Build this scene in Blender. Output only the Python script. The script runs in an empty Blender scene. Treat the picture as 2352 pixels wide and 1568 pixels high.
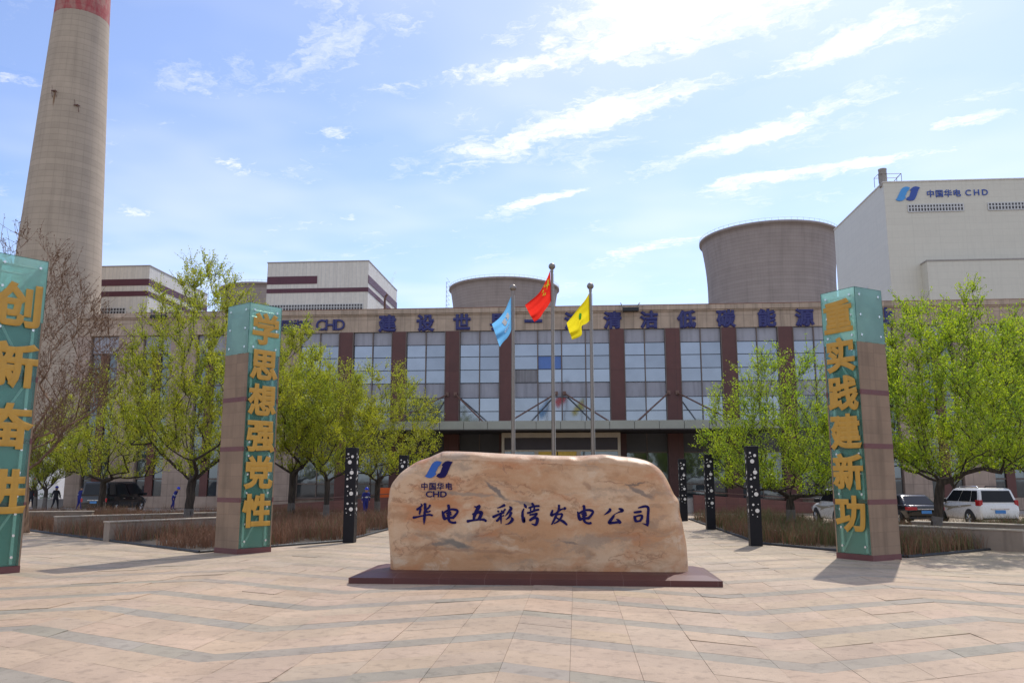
import bpy, bmesh, math, random
import numpy as np
from mathutils import Vector, Matrix
R = math.radians
SC = bpy.context.scene
COL = SC.collection

# ------------------------------------------------------------------ camera
F_PX, PITCH, YAW, EYE = 1894.7, R(9.53), R(4.4), 2.2      # focal length in 2352-px-wide picture units
cam_d = bpy.data.cameras.new('camera')
cam_d.sensor_width = 36.0
cam_d.lens = F_PX / 2352.0 * 36.0
cam_d.clip_end = 6000
cam = bpy.data.objects.new('camera', cam_d)
cam.location = (0, 0, EYE)
cam.rotation_euler = (R(90) + PITCH, 0, YAW)
COL.objects.link(cam)
SC.camera = cam

def ray(px, py):
    u = (px - 1176) / F_PX; v = (784 - py) / F_PX
    y = math.cos(PITCH) - v * math.sin(PITCH); z = math.sin(PITCH) + v * math.cos(PITCH)
    return (u * math.cos(YAW) - y * math.sin(YAW), u * math.sin(YAW) + y * math.cos(YAW), z)
def on_plane(px, py, b):
    """(x, z) where a measured picture point meets the upright plane y = b"""
    r = ray(px, py); t = b / r[1]
    return (r[0] * t, EYE + r[2] * t)
def on_ground(px, py, z=0.0):
    r = ray(px, py); t = (z - EYE) / r[2]
    return (r[0] * t, r[1] * t)

# ------------------------------------------------------------------ exposure
SC.view_settings.view_transform = 'Standard'
SC.view_settings.look = 'None'
SC.view_settings.gamma = 1.0
SC.view_settings.exposure = 0.27
try:
    SC.cycles.max_bounces = 8
    SC.cycles.transparent_max_bounces = 16
    SC.cycles.sample_clamp_indirect = 6.0
except Exception:
    pass

# ------------------------------------------------------------------ node helper
class NG:
    def __init__(s, nt): s.t = nt
    def n(s, typ, inp=None, **kw):
        nd = s.t.nodes.new(typ)
        for k, v in kw.items(): setattr(nd, k, v)
        for k, v in (inp or {}).items(): s.set(nd.inputs[k], v)
        return nd
    def set(s, sock, v):
        if hasattr(v, 'is_output'): s.t.links.new(v, sock)
        elif isinstance(v, bpy.types.Node): s.t.links.new(v.outputs[0], sock)
        else:
            if isinstance(v, (tuple, list)) and sock.type == 'RGBA' and len(v) == 3: v = (*v, 1)
            sock.default_value = v
    def m(s, op, a, b=0.0, c=0.0, clamp=False):
        return s.n('ShaderNodeMath', {0: a, 1: b, 2: c}, operation=op, use_clamp=clamp).outputs[0]
    def vm(s, op, a, b=(0, 0, 0)):
        nd = s.n('ShaderNodeVectorMath', {0: a, 1: b}, operation=op)
        return nd.outputs['Value'] if op in ('LENGTH', 'DOT_PRODUCT', 'DISTANCE') else nd.outputs[0]
    def noise(s, vec, scale=5, detail=4, rough=.55, dist=0):
        return s.n('ShaderNodeTexNoise', {'Vector': vec, 'Scale': scale, 'Detail': detail, 'Roughness': rough, 'Distortion': dist})
    def rng(s, v, a, b, c=0.0, d=1.0, smooth=True):
        return s.n('ShaderNodeMapRange', {0: v, 1: a, 2: b, 3: c, 4: d}, interpolation_type='SMOOTHSTEP' if smooth else 'LINEAR').outputs[0]
    def mix(s, f, a, b, mode='MIX'):
        nd = s.n('ShaderNodeMix', data_type='RGBA', blend_type=mode)
        s.set(nd.inputs[0], f); s.set(nd.inputs[6], a); s.set(nd.inputs[7], b)
        return nd.outputs[2]
    def mapping(s, vec, loc=(0, 0, 0), rot=(0, 0, 0), scale=(1, 1, 1), typ='POINT'):
        nd = s.n('ShaderNodeMapping', {'Vector': vec}, vector_type=typ)
        for k, v in (('Location', loc), ('Rotation', rot), ('Scale', scale)):
            if k in nd.inputs: nd.inputs[k].default_value = v
        return nd.outputs[0]
    def sep(s, v): return s.n('ShaderNodeSeparateXYZ', {0: v}).outputs
    def comb(s, x, y, z): return s.n('ShaderNodeCombineXYZ', {0: x, 1: y, 2: z}).outputs[0]
    def coord(s, which='Object'): return s.n('ShaderNodeTexCoord').outputs[which]

# ------------------------------------------------------------------ sky and sun
SUN_EL, SUN_AZ = R(53), R(22)       # azimuth measured from +Y towards +X
w = bpy.data.worlds.new("World"); SC.world = w; w.use_nodes = True
nt = w.node_tree; nt.nodes.clear(); g = NG(nt)
sky = g.n('ShaderNodeTexSky', sky_type='NISHITA', sun_disc=False, sun_elevation=SUN_EL, sun_rotation=SUN_AZ,
          altitude=500, air_density=1.0, dust_density=1.2, ozone_density=2.0)
d = g.coord('Generated')
dx, dy, dz = g.sep(d)
zc = g.m('MAXIMUM', dz, 0.03)
pl = g.comb(g.m('DIVIDE', dx, zc), g.m('DIVIDE', dy, zc), 0.0)
STREAK = R(-33)
wn = g.noise(pl, 3.2, 5, .6)
warp = g.vm('MULTIPLY', g.vm('SUBTRACT', wn.outputs['Color'], (.5, .5, .5)), (.26, .26, 0))
wn2 = g.noise(pl, 17, 5, .65)
warp = g.vm('ADD', warp, g.vm('MULTIPLY', g.vm('SUBTRACT', wn2.outputs['Color'], (.5, .5, .5)), (.10, .10, 0)))
plw = g.vm('ADD', pl, warp)
fb1 = g.noise(g.mapping(plw, rot=(0, 0, STREAK), scale=(1.3, 2.2, 1), typ='TEXTURE'), 6.5, 9, .62).outputs[0]
fb1 = g.noise(g.mapping(plw, rot=(0, 0, STREAK), scale=(1.6, .75, 1), typ='TEXTURE'), 5.5, 9, .64).outputs[0]
clouds = [((-.46, 2.56), (.42, 1.92), .105, 1.0), ((.12, 2.67), (.90, 2.04), .075, 1.0), ((.36, 2.84), (1.22, 2.46), .065, .95),
          ((.0, 3.8), (.62, 3.33), .10, .75), ((-.50, 1.96), (.16, 1.86), .06, .9), ((-.16, 1.84), (.60, 1.50), .17, 1.2),
          ((.40, 1.98), (.88, 1.72), .075, .95), ((-.30, 3.02), (.06, 2.73), .065, .9), ((-1.16, 2.30), (-1.03, 2.68), .05, .62),
          ((-1.74, 2.76), (-1.55, 2.88), .09, .7), ((-.60, 1.75), (-.48, 1.8), .04, .5), ((-.42, 1.68), (-.28, 1.70), .04, .45),
          ((-2.1, 2.3), (-1.95, 2.6), .12, .6), ((1.05, 2.35), (1.25, 2.22), .06, .7), ((-.72, 2.95), (-.6, 2.85), .04, .6),
          ((-.75, 2.15), (-.62, 2.3), .06, .5), ((.9, 1.45), (1.2, 1.35), .06, .55), ((-.9, 3.05), (-.8, 3.0), .05, .6),
          ((1.3, 3.2), (1.9, 2.9), .07, .5), ((-1.5, 1.8), (-1.25, 1.95), .05, .45), ((.1, 1.25), (.9, .9), .15, .8), ((-1.2, .9), (-.3, .7), .12, .7)]
acc = None
for (a, b, wd, st) in clouds:
    cx, cy = (a[0] + b[0]) / 2, (a[1] + b[1]) / 2
    ln = math.hypot(b[0] - a[0], b[1] - a[1]) / 2; an = math.atan2(b[1] - a[1], b[0] - a[0])
    q = g.mapping(plw, loc=(cx, cy, 0), rot=(0, 0, an), scale=(ln * 1.3, wd * 1.75, 1), typ='TEXTURE')
    e = g.m('MULTIPLY', g.m('SUBTRACT', 1.0, g.vm('LENGTH', q)), st)
    e = g.m('MAXIMUM', e, 0.0)
    acc = e if acc is None else g.m('MAXIMUM', acc, e)
fb3 = g.noise(g.mapping(plw, rot=(0, 0, STREAK), scale=(1.3, .8, 1), typ='TEXTURE'), 24, 6, .62).outputs[0]
dens = g.m('ADD', g.m('MULTIPLY', acc, 1.15), g.m('ADD', g.m('MULTIPLY', g.m('SUBTRACT', fb1, .60), 2.3), g.m('MULTIPLY', g.m('SUBTRACT', fb3, .55), 1.3)))
on = g.m('MULTIPLY', dens, g.rng(acc, .02, .22))
cl = g.m('MULTIPLY', g.rng(on, -.12, 1.0), .98)
fb2 = g.noise(g.mapping(plw, loc=(3.1, 1.7, 0), rot=(0, 0, STREAK), scale=(1.5, .8, 1), typ='TEXTURE'), 2.6, 9, .66).outputs[0]
wisps = g.m('MULTIPLY', g.rng(g.m('ADD', fb2, g.m('MULTIPLY', g.m('SUBTRACT', fb3, .5), .35)), .50, .78), .48)
veil = g.m('MULTIPLY', g.rng(g.noise(pl, .9, 3).outputs[0], .35, .7), .27)
hz = g.m('MULTIPLY', g.rng(dz, .0, .38, 1.0, 0.0), .42)                      # pale air towards the horizon
cov = g.m('MAXIMUM', cl, wisps); cov = g.m('MAXIMUM', cov, veil)
cov = g.m('MULTIPLY', cov, g.rng(dz, .02, .16)); cov = g.m('MULTIPLY', cov, g.rng(dy, -.15, .25)); cov = g.m('MAXIMUM', cov, g.rng(dy, .25, -.45, 0.0, .42))   # whitish veil added behind the viewer as fill for shaded fronts and glass
skyc = g.mix(1.0, sky.outputs[0], (1.38, 1.40, 1.60), 'MULTIPLY')
skyc = g.mix(hz, skyc, (5.7, 7.4, 10.6))
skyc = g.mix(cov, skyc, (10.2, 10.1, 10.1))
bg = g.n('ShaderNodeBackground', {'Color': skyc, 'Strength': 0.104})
wo = g.n('ShaderNodeOutputWorld', {'Surface': bg.outputs[0]})

sun_d = bpy.data.lights.new('sun', 'SUN'); sun_d.energy = 2.55; sun_d.angle = R(0.53); sun_d.color = (1.0, .94, .85)
sun = bpy.data.objects.new('sun', sun_d); COL.objects.link(sun)
sdir = Vector((math.sin(SUN_AZ) * math.cos(SUN_EL), math.cos(SUN_AZ) * math.cos(SUN_EL), math.sin(SUN_EL)))
sun.rotation_euler = sdir.to_track_quat('Z', 'Y').to_euler()
sun.location = (20, 40, 90)

# ------------------------------------------------------------------ materials
MATS = {}
def base(name):
    m = bpy.data.materials.new(name); m.use_nodes = True
    nt = m.node_tree; bs = nt.nodes['Principled BSDF']
    return m, NG(nt), bs
def pm(name, col, rough=.6, var=.18, scale=2.0, bump=0.0, bscale=40, metal=0.0, spec=.5, streak=0.0, coat=0):
    """plain material with worn, mottled colour"""
    if name in MATS: return MATS[name]
    m, g, bs = base(name)
    c = g.coord()
    n1 = g.noise(c, scale, 5).outputs[0]
    n2 = g.noise(c, scale * 7.3, 3).outputs[0]
    f = g.m('ADD', g.m('MULTIPLY', n1, .65), g.m('MULTIPLY', n2, .35))
    v = g.rng(f, .3, .7, 1 - var, 1 + var, False)
    if streak:
        n3 = g.noise(g.mapping(c, scale=(1.0, 1.0, .08)), 3.0, 4).outputs[0]
        v = g.m('MULTIPLY', v, g.rng(n3, .45, .75, 1.0, 1 - streak))
    colr = g.mix(1.0, (*col, 1), g.n('ShaderNodeCombineColor', {0: v, 1: v, 2: v}).outputs[0], 'MULTIPLY')
    g.set(bs.inputs['Base Color'], colr)
    g.set(bs.inputs['Roughness'], g.rng(n2, .3, .7, max(.02, rough - .08), min(1, rough + .08)))
    bs.inputs['Metallic'].default_value = metal
    bs.inputs['Specular IOR Level'].default_value = spec
    if coat: bs.inputs['Coat Weight'].default_value = coat
    if bump:
        b = g.n('ShaderNodeBump', {'Height': g.noise(c, bscale, 4).outputs[0], 'Strength': bump, 'Distance': .02})
        g.set(bs.inputs['Normal'], b.outputs[0])
    MATS[name] = m
    return m
def panelled(name, col, px, pz, line, lw=.012, rough=.6, var=.12, ax='x', bump=0, offx=0, offz=0, streak=.15):
    """cladding with joints every px across (x or y) and pz up"""
    m, g, bs = base(name)
    c = g.coord(); x, y, z = g.sep(c)
    u = g.m('ADD', x, y) if ax == 'xy' else (x if ax == 'x' else y)
    def ln(v, p, o):
        q = g.m('MODULO', g.m('ADD', v, 1000.0 * p + o), p)
        q = g.m('ABSOLUTE', g.m('SUBTRACT', q, p / 2))
        return g.m('GREATER_THAN', q, p / 2 - lw / 2)
    k = g.m('MAXIMUM', ln(u, px, offx), ln(z, pz, offz))
    cu = g.m('FLOOR', g.m('DIVIDE', g.m('ADD', u, 1000 * px + offx), px)); cz = g.m('FLOOR', g.m('DIVIDE', g.m('ADD', z, 1000 * pz + offz), pz))
    wn = g.n('ShaderNodeTexWhiteNoise', {'Vector': g.comb(cu, cz, 0)}, noise_dimensions='3D').outputs[0]
    n1 = g.noise(c, 1.3, 6).outputs[0]
    st = g.noise(g.mapping(c, scale=(1.2, 1.2, .07)), 2.4, 5).outputs[0]
    v = g.m('MULTIPLY', g.rng(n1, .3, .7, 1 - var, 1 + var, False), g.rng(wn, 0, 1, 1 - var * .7, 1 + var * .7, False))
    v = g.m('MULTIPLY', v, g.rng(st, .45, .75, 1.0, 1 - streak))
    colr = g.mix(1.0, (*col, 1), g.n('ShaderNodeCombineColor', {0: v, 1: v, 2: v}).outputs[0], 'MULTIPLY')
    g.set(bs.inputs['Base Color'], g.mix(k, colr, line))
    bs.inputs['Roughness'].default_value = rough
    b = g.n('ShaderNodeBump', {'Height': g.m('SUBTRACT', 1.0, k), 'Strength': .4, 'Distance': .01})
    g.set(bs.inputs['Normal'], b.outputs[0])
    MATS[name] = m
    return m

def glassy(name, col, metal=.75, rough=.04, var=.1, wav=.0):
    m, g, bs = base(name)
    c = g.coord()
    n = g.noise(c, .8, 3).outputs[0]
    v = g.rng(n, .3, .7, 1 - var, 1 + var)
    rnd = g.n('ShaderNodeNewGeometry').outputs['Random Per Island']
    v = g.m('MULTIPLY', v, g.rng(rnd, 0, 1, .84, 1.08, False))
    g.set(bs.inputs['Base Color'], g.mix(1.0, (*col, 1), g.n('ShaderNodeCombineColor', {0: v, 1: v, 2: v}).outputs[0], 'MULTIPLY'))
    bs.inputs['Metallic'].default_value = metal; bs.inputs['Roughness'].default_value = rough
    if metal == 0: bs.inputs['Specular IOR Level'].default_value = .22
    if wav:
        b = g.n('ShaderNodeBump', {'Height': g.noise(c, .7, 2).outputs[0], 'Strength': wav, 'Distance': .05})
        g.set(bs.inputs['Normal'], b.outputs[0])
    MATS[name] = m
    return m

M_FAC = panelled('facade_stone', (.385, .285, .225), 1.1, 0.95, (.16, .12, .10), .02, streak=.22)
M_PAR = panelled('parapet_stone', (.455, .345, .255), .72, 1.2, (.20, .15, .12), .02, offz=.5, streak=.3)
M_PIL = panelled('brown_panel', (.115, .037, .030), 3.0, 4.1, (.05, .02, .02), .02, rough=.45, offz=-2.6, streak=.1)
M_GLASS = glassy('mirror_glass', (.265, .29, .33), .80, .06, .05, .02)
M_GLOW = glassy('dark_glass', (.15, .17, .18), .7, .03, .1, .04)
M_SPAN = pm('grey_spandrel', (.34, .335, .375), .40, .10, .8, spec=.6, streak=.25)
M_MULL = pm('brown_mullion', (.15, .11, .09), .45, .1)
M_DARKL = pm('black_gasket', (.03, .03, .04), .5, .1)
M_BLUEL = pm('blue_paint', (.026, .028, .145), .42, .12, 3)
M_CANO = pm('canopy_metal', (.30, .31, .27), .4, .1, .6, metal=.2)
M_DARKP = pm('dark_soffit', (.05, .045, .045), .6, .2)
M_GREYP = pm('dark_grey_panel', (.075, .07, .07), .45, .15)
M_ROD = pm('rust_steel', (.17, .09, .065), .5, .2)
M_CREAM = pm('cream_frame', (.55, .48, .38), .5, .1)
M_SIGNB = pm('dark_sign', (.028, .014, .016), .4, .2)
M_GOLD = pm('gold_panel', (.75, .50, .05), .4, .2, 6)
M_GRAN = panelled('red_granite', (.165, .060, .048), .8, .6, (.06, .03, .03), .012, rough=.4)
M_CONC = pm('concrete_step', (.36, .33, .30), .8, .15)
M_STEEL = pm('brushed_steel', (.27, .235, .205), .45, .08, 2, metal=.6)
M_WHITE = pm('white_paint', (.78, .77, .74), .3, .04, 1.5, coat=.4)
M_BLACKP = pm('black_paint', (.008, .009, .011), .14, .05, spec=.5, coat=.35)
M_TYRE = pm('tyre_rubber', (.025, .025, .026), .85, .2, 8)
M_RIM = pm('alloy_rim', (.55, .54, .52), .35, .15, 6, metal=.7)
M_CARGL = glassy('car_glass', (.02, .022, .025), .0, .05, .1)
M_TAIL = pm('tail_lamp', (.42, .010, .014), .15, .2, 9, spec=.7)
M_PLATE = pm('blue_plate', (.05, .22, .55), .4, .05)
M_BLKPL = pm('black_plastic', (.02, .02, .022), .55, .2)
M_CHROME = pm('chrome_trim', (.7, .7, .7), .12, .05, metal=1.0)
M_STRIPE = pm('beige_decal', (.34, .30, .22), .4, .2)

# ------------------------------------------------------------------ mesh builder
class MB:
    def __init__(s): s.v = []; s.f = []; s.mi = []; s.sm = []
    def add(s, vs, fs, mi=0, sm=False):
        o = len(s.v); s.v += [tuple(v) for v in vs]
        for f in fs: s.f.append(tuple(i + o for i in f)); s.mi.append(mi); s.sm.append(sm)
        return s
    def box(s, x0, x1, y0, y1, z0, z1, mi=0, bev=0.0):
        if bev > 0: return s.bbox(x0, x1, y0, y1, z0, z1, bev, mi)
        vs = [(x, y, z) for z in (z0, z1) for y in (y0, y1) for x in (x0, x1)]
        return s.add(vs, [(0, 2, 3, 1), (4, 5, 7, 6), (0, 1, 5, 4), (2, 6, 7, 3), (0, 4, 6, 2), (1, 3, 7, 5)], mi)
    def bbox(s, x0, x1, y0, y1, z0, z1, b, mi=0):
        bm = bmesh.new(); bmesh.ops.create_cube(bm, size=1)
        for v in bm.verts:
            v.co = ((x0 + x1) / 2 + v.co.x * (x1 - x0), (y0 + y1) / 2 + v.co.y * (y1 - y0), (z0 + z1) / 2 + v.co.z * (z1 - z0))
        bmesh.ops.bevel(bm, geom=list(bm.edges), offset=b, segments=2, affect='EDGES', profile=.6)
        bm.verts.index_update()
        s.add([v.co[:] for v in bm.verts], [[v.index for v in f.verts] for f in bm.faces], mi); bm.free()
        return s
    def prism(s, poly, axis, a, b, mi=0):
        """poly: 2-D outline; extruded from a to b along axis; the two other axes take (u, v) in x,y,z order"""
        def P(u, v, w):
            return {'x': (w, u, v), 'y': (u, w, v), 'z': (u, v, w)}[axis]
        n = len(poly)
        vs = [P(u, v, a) for u, v in poly] + [P(u, v, b) for u, v in poly]
        fs = [tuple(range(n))[::-1], tuple(range(n, 2 * n))] + [(i, (i + 1) % n, n + (i + 1) % n, n + i) for i in range(n)]
        return s.add(vs, fs, mi)
    def tube(s, pts, rad, n=8, mi=0, caps=True, sm=True):
        pts = [Vector(p) for p in pts]
        if not hasattr(rad, '__len__'): rad = [rad] * len(pts)
        rings = []; prev = None
        for i, p in enumerate(pts):
            t = (pts[min(i + 1, len(pts) - 1)] - pts[max(i - 1, 0)])
            t = t.normalized() if t.length > 1e-9 else Vector((0, 0, 1))
            ref = prev if prev is not None else (Vector((1, 0, 0)) if abs(t.x) < .8 else Vector((0, 1, 0)))
            a = (ref - t * ref.dot(t)); a = a.normalized() if a.length > 1e-6 else t.orthogonal().normalized()
            prev = a; b = t.cross(a)
            rings.append([p + (a * math.cos(2 * math.pi * k / n) + b * math.sin(2 * math.pi * k / n)) * rad[i] for k in range(n)])
        vs = [v for r in rings for v in r]; fs = []
        for i in range(len(rings) - 1):
            for k in range(n):
                fs.append((i * n + k, i * n + (k + 1) % n, (i + 1) * n + (k + 1) % n, (i + 1) * n + k))
        s.add(vs, fs, mi, sm)
        if caps:
            s.add(rings[0], [tuple(range(n))[::-1]], mi); s.add(rings[-1], [tuple(range(n))], mi)
        return s
    def bar(s, p, q, r, n=4, mi=0): return s.tube([p, q], r, n, mi, True, n > 5)
    def lathe(s, prof, n=32, c=(0, 0, 0), mi=0, sm=True):
        vs = []; fs = []
        for r, z in prof:
            for k in range(n):
                a = 2 * math.pi * k / n; vs.append((c[0] + r * math.cos(a), c[1] + r * math.sin(a), c[2] + z))
        for i in range(len(prof) - 1):
            for k in range(n):
                fs.append((i * n + k, i * n + (k + 1) % n, (i + 1) * n + (k + 1) % n, (i + 1) * n + k))
        return s.add(vs, fs, mi, sm)
    def ball(s, c, r, n=16, mi=0):
        prof = [(r * math.sin(math.pi * i / 10) + 1e-5, -r * math.cos(math.pi * i / 10)) for i in range(11)]
        return s.lathe(prof, n, c, mi)
    def shift(s, dx, dy, dz):
        s.v = [(x + dx, y + dy, z + dz) for x, y, z in s.v]; return s
    def build(s, name, mat, parent=None, loc=None, rotz=0.0):
        me = bpy.data.meshes.new(name)
        me.from_pydata(s.v, [], s.f)
        mats = mat if isinstance(mat, (list, tuple)) else [mat]
        for m in mats: me.materials.append(m)
        if len(mats) > 1: me.polygons.foreach_set('material_index', s.mi)
        me.polygons.foreach_set('use_smooth', s.sm)
        me.update()
        o = bpy.data.objects.new(name, me); COL.objects.link(o)
        if parent is not None: o.parent = parent
        if loc is not None: o.location = loc
        o.rotation_euler.z = rotz
        return o
def tag(o, label, cat, group=None, kind=None):
    o['label'] = label; o['category'] = cat
    if group: o['group'] = group
    if kind: o['kind'] = kind
    return o
def thing(name, label, cat, loc=(0, 0, 0), rotz=0.0, group=None):
    o = bpy.data.objects.new(name, None); COL.objects.link(o)
    o.empty_display_size = .3
    o.location = loc; o.rotation_euler.z = rotz
    return tag(o, label, cat, group)
def struct(o): o['kind'] = 'structure'; return o
def copy_tree(o, parent=None):
    c = o.copy(); COL.objects.link(c)
    if parent is not None: c.parent = parent
    for ch in list(o.children): copy_tree(ch, c)
    return c
def text_mb(s, em, depth, bold=.02, res=3):
    """upright lettering in local x-z, centred on its own middle, facing -y"""
    cu = bpy.data.curves.new('lettering', 'FONT'); cu.body = s; cu.extrude = .02; cu.bevel_depth = bold; cu.bevel_resolution = 0; cu.resolution_u = res
    ob = bpy.data.objects.new('lettering', cu); COL.objects.link(ob)
    dg = bpy.context.evaluated_depsgraph_get()
    me = bpy.data.meshes.new_from_object(ob.evaluated_get(dg))
    co = np.empty(len(me.vertices) * 3); me.vertices.foreach_get('co', co); co = co.reshape(-1, 3)
    if len(s) == 1 and ord(s) > 256: cx, cy = .5, .38
    else: cx, cy = (co[:, 0].max() + co[:, 0].min()) / 2, (co[:, 1].max() + co[:, 1].min()) / 2
    zk = depth / 2 / (.02 + bold)
    mb = MB(); mb.v = [((x - cx) * em, -z * zk, (y - cy) * em) for x, y, z in co]
    mb.f = [tuple(p.vertices) for p in me.polygons]; mb.mi = [0] * len(mb.f); mb.sm = [False] * len(mb.f)
    bpy.data.objects.remove(ob); bpy.data.curves.remove(cu); bpy.data.meshes.remove(me)
    return mb
def catmull(pts, k=6):
    P = [np.array(p, float) for p in pts]; out = []
    for i in range(len(P) - 1):
        p0, p1, p2, p3 = P[max(i - 1, 0)], P[i], P[i + 1], P[min(i + 2, len(P) - 1)]
        for j in range(k):
            t = j / k
            out.append(.5 * ((2 * p1) + (-p0 + p2) * t + (2 * p0 - 5 * p1 + 4 * p2 - p3) * t * t + (-p0 + 3 * p1 - 3 * p2 + p3) * t ** 3))
    out.append(P[-1]); return out

# the two leaf-shaped halves of the emblem, outlines in picture units about their common middle
EMB_L = [(415, 690), (480, 610), (520, 520), (600, 370), (650, 280), (720, 220), (800, 192), (880, 200), (965, 235), (925, 290), (895, 345), (850, 375), (830, 430), (790, 520), (750, 575), (790, 595), (760, 640), (700, 700), (630, 735), (560, 742), (480, 725)]
EMB_R = [(785, 685), (820, 630), (850, 600), (905, 580), (935, 520), (960, 440), (998, 360), (955, 330), (1010, 265), (1080, 210), (1160, 190), (1250, 205), (1322, 230), (1270, 310), (1230, 400), (1190, 500), (1150, 600), (1105, 680), (1050, 725), (960, 742), (870, 730)]
def emblem(half, hgt):
    k = hgt / 552.0
    return [((x - 868) * k, -(y - 466) * k) for x, y in (EMB_L if half == 0 else EMB_R)]

# ================================================================== GROUND
rng = random.Random(7)
CX = -1.05                                               # the axis of the forecourt
M_SOIL = pm('dry_earth', (.20, .155, .115), .95, .3, .3, bump=.3, bscale=6)
M_BED = pm('bed_soil', (.062, .048, .036), .95, .35, 2.5, bump=.6, bscale=30)
M_LOT = panelled('lot_paving', (.40, .36, .31), 1.2, 1.2, (.22, .19, .17), .03, .85)
gm, g, bs = base('paver_stone')
at = g.n('ShaderNodeVertexColor', layer_name='tile')
c = g.coord()
sp1 = g.noise(c, 1.1, 5, .6).outputs[0]; sp2 = g.noise(c, 160, 2, .6).outputs[0]; sp3 = g.noise(c, 5.5, 6, .65).outputs[0]
v = g.m('MULTIPLY', g.rng(sp1, .3, .7, .89, 1.10, False), g.rng(sp2, .3, .7, .80, 1.20, False))
sp4 = g.noise(c, .22, 4, .6).outputs[0]
v = g.m('MULTIPLY', v, g.rng(sp4, .35, .65, .90, 1.07))
v = g.m('MULTIPLY', v, g.rng(sp3, .34, .50, .80, 1.02))
colr = g.mix(1.0, at.outputs[0], g.n('ShaderNodeCombineColor', {0: v, 1: v, 2: v}).outputs[0], 'MULTIPLY')
st = g.rng(g.noise(g.mapping(c, scale=(1, 1.6, 1)), 2.2, 7, .7).outputs[0], .62, .72)
g.set(bs.inputs['Base Color'], g.mix(g.m('MULTIPLY', st, .5), colr, (.17, .14, .125)))
bs.inputs['Roughness'].default_value = .72; bs.inputs['Specular IOR Level'].default_value = .35
b_ = g.n('ShaderNodeBump', {'Height': sp2, 'Strength': .25, 'Distance': .004}); g.set(bs.inputs['Normal'], b_.outputs[0])
MATS['paver'] = gm

mb = MB(); S_ = 3000
mb.add([(-S_, -S_, -.03), (S_, -S_, -.03), (S_, S_, -.03), (-S_, S_, -.03)], [(0, 1, 2, 3)])
struct(mb.build('ground', M_SOIL))
mb = MB().add([(-75, 47, -.018), (75, 47, -.018), (75, 66, -.018), (-75, 66, -.018), (10, 38, -.018), (60, 38, -.018), (60, 47, -.018), (10, 47, -.018)], [(0, 1, 2, 3), (4, 5, 6, 7)])
struct(mb.build('courtyard', M_LOT))

# plaza pavers: rows that zigzag across the axis, one narrow grey row and two pink rows in turn
TW, A0, HALF = .826, -.93, 3.717

def zig(a):
    t = ((a - A0) / HALF) % 2.0
    t = t if t <= 1 else 2 - t
    return -1.86 * t
mb = MB(); cols = []
mb.add([(-45, -6, -.012), (45, -6, -.012), (45, 58, -.012), (-45, 58, -.012)], [(0, 1, 2, 3)]); cols.append((.25, .185, .14))
GAP = .0022
ROWS = [(.0, .50, 'g'), (.50, 1.27, 'p'), (1.27, 2.04, 'p')]
for ia in range(-48, 46):
    xa = A0 + ia * TW + GAP; xb = A0 + (ia + 1) * TW - GAP
    kinks = [A0 + k * HALF for k in range(-14, 15) if xa + .02 < A0 + k * HALF < xb - .02]
    xs = [xa] + kinks + [xb]
    for ib in range(0, 30):
        for r0, r1, kind in ROWS:
            b0 = 1.86 + ib * 2.04 + r0 - 4.0; b0, b1 = b0 + GAP, b0 + (r1 - r0) - GAP
            ym = b0 + zig((xa + xb) / 2)
            if ym < 1.5 or ym > 57.5: continue
            if abs(xa) > 8 + ym * .75 + 3: continue
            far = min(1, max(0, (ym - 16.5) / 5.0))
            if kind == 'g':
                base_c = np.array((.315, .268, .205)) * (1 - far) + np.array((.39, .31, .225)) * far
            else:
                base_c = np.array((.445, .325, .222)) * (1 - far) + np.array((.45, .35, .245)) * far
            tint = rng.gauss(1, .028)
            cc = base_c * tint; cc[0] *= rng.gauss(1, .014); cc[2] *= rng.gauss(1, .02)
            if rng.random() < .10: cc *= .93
            h = rng.random() ** 3 * .004
            sx = sy = 0.0
            if rng.random() < .11: sx = rng.uniform(-.010, .010); sy = rng.uniform(-.016, .016); h += .005
            n = len(xs); top = []
            for bb in (b0, b1):
                for x in xs:
                    z = h + sx * ((x - xa) / (xb - xa) - .5) + sy * ((0 if bb == b0 else 1) - .5)
                    top.append((x, bb + zig(x), max(z, -.004)))
            bot = [(x, y, -.02) for x, y, z in top]
            vs = top + bot; fs = []
            for i in range(n - 1): fs.append((i, i + 1, n + i + 1, n + i))
            for i in range(n - 1): fs.append((i + 1, i, 2 * n + i, 2 * n + i + 1))
            fs.append((n - 1, 2 * n - 1, 4 * n - 1, 3 * n - 1)); fs.append((0, 2 * n, 3 * n, n))
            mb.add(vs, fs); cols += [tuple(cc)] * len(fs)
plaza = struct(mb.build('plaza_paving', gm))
ca = plaza.data.color_attributes.new('tile', 'FLOAT_COLOR', 'CORNER')
arr = []
for p, cc in zip(plaza.data.polygons, cols): arr += [*cc, 1.0] * p.loop_total
ca.data.foreach_set('color', np.array(arr, dtype=np.float32))

# ------------------------------------------------------------------ planting beds
BED_L = [(-8.45, 30.1), (-11.55, 25.2), (-33, 42.6), (-33, 50.5), (-8.45, 50.5)]
BED_R = [(6.35, 30.1), (9.45, 25.2), (25.5, 37.6), (25.5, 38.6), (11.2, 38.6), (11.2, 48.5), (6.35, 48.5)]
M_EDGE = pm('rubber_edging', (.03, .03, .032), .6, .2)
for poly in (BED_L, BED_R):
    mb = MB(); mb.add([(x, y, .04) for x, y in poly], [tuple(range(len(poly)))])
    struct(mb.build('planting_bed', M_BED))
    mb = MB()
    for i in range(len(poly)):
        p, q = poly[i], poly[(i + 1) % len(poly)]
        mb.tube([(p[0], p[1], .03), (q[0], q[1], .03)], .055, 6)
    e_ = struct(mb.build('bed_edging', M_EDGE))
M_LEDGE = pm('ledge_stone', (.43, .36, .28), .7, .15, 1.5, bump=.2)
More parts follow.
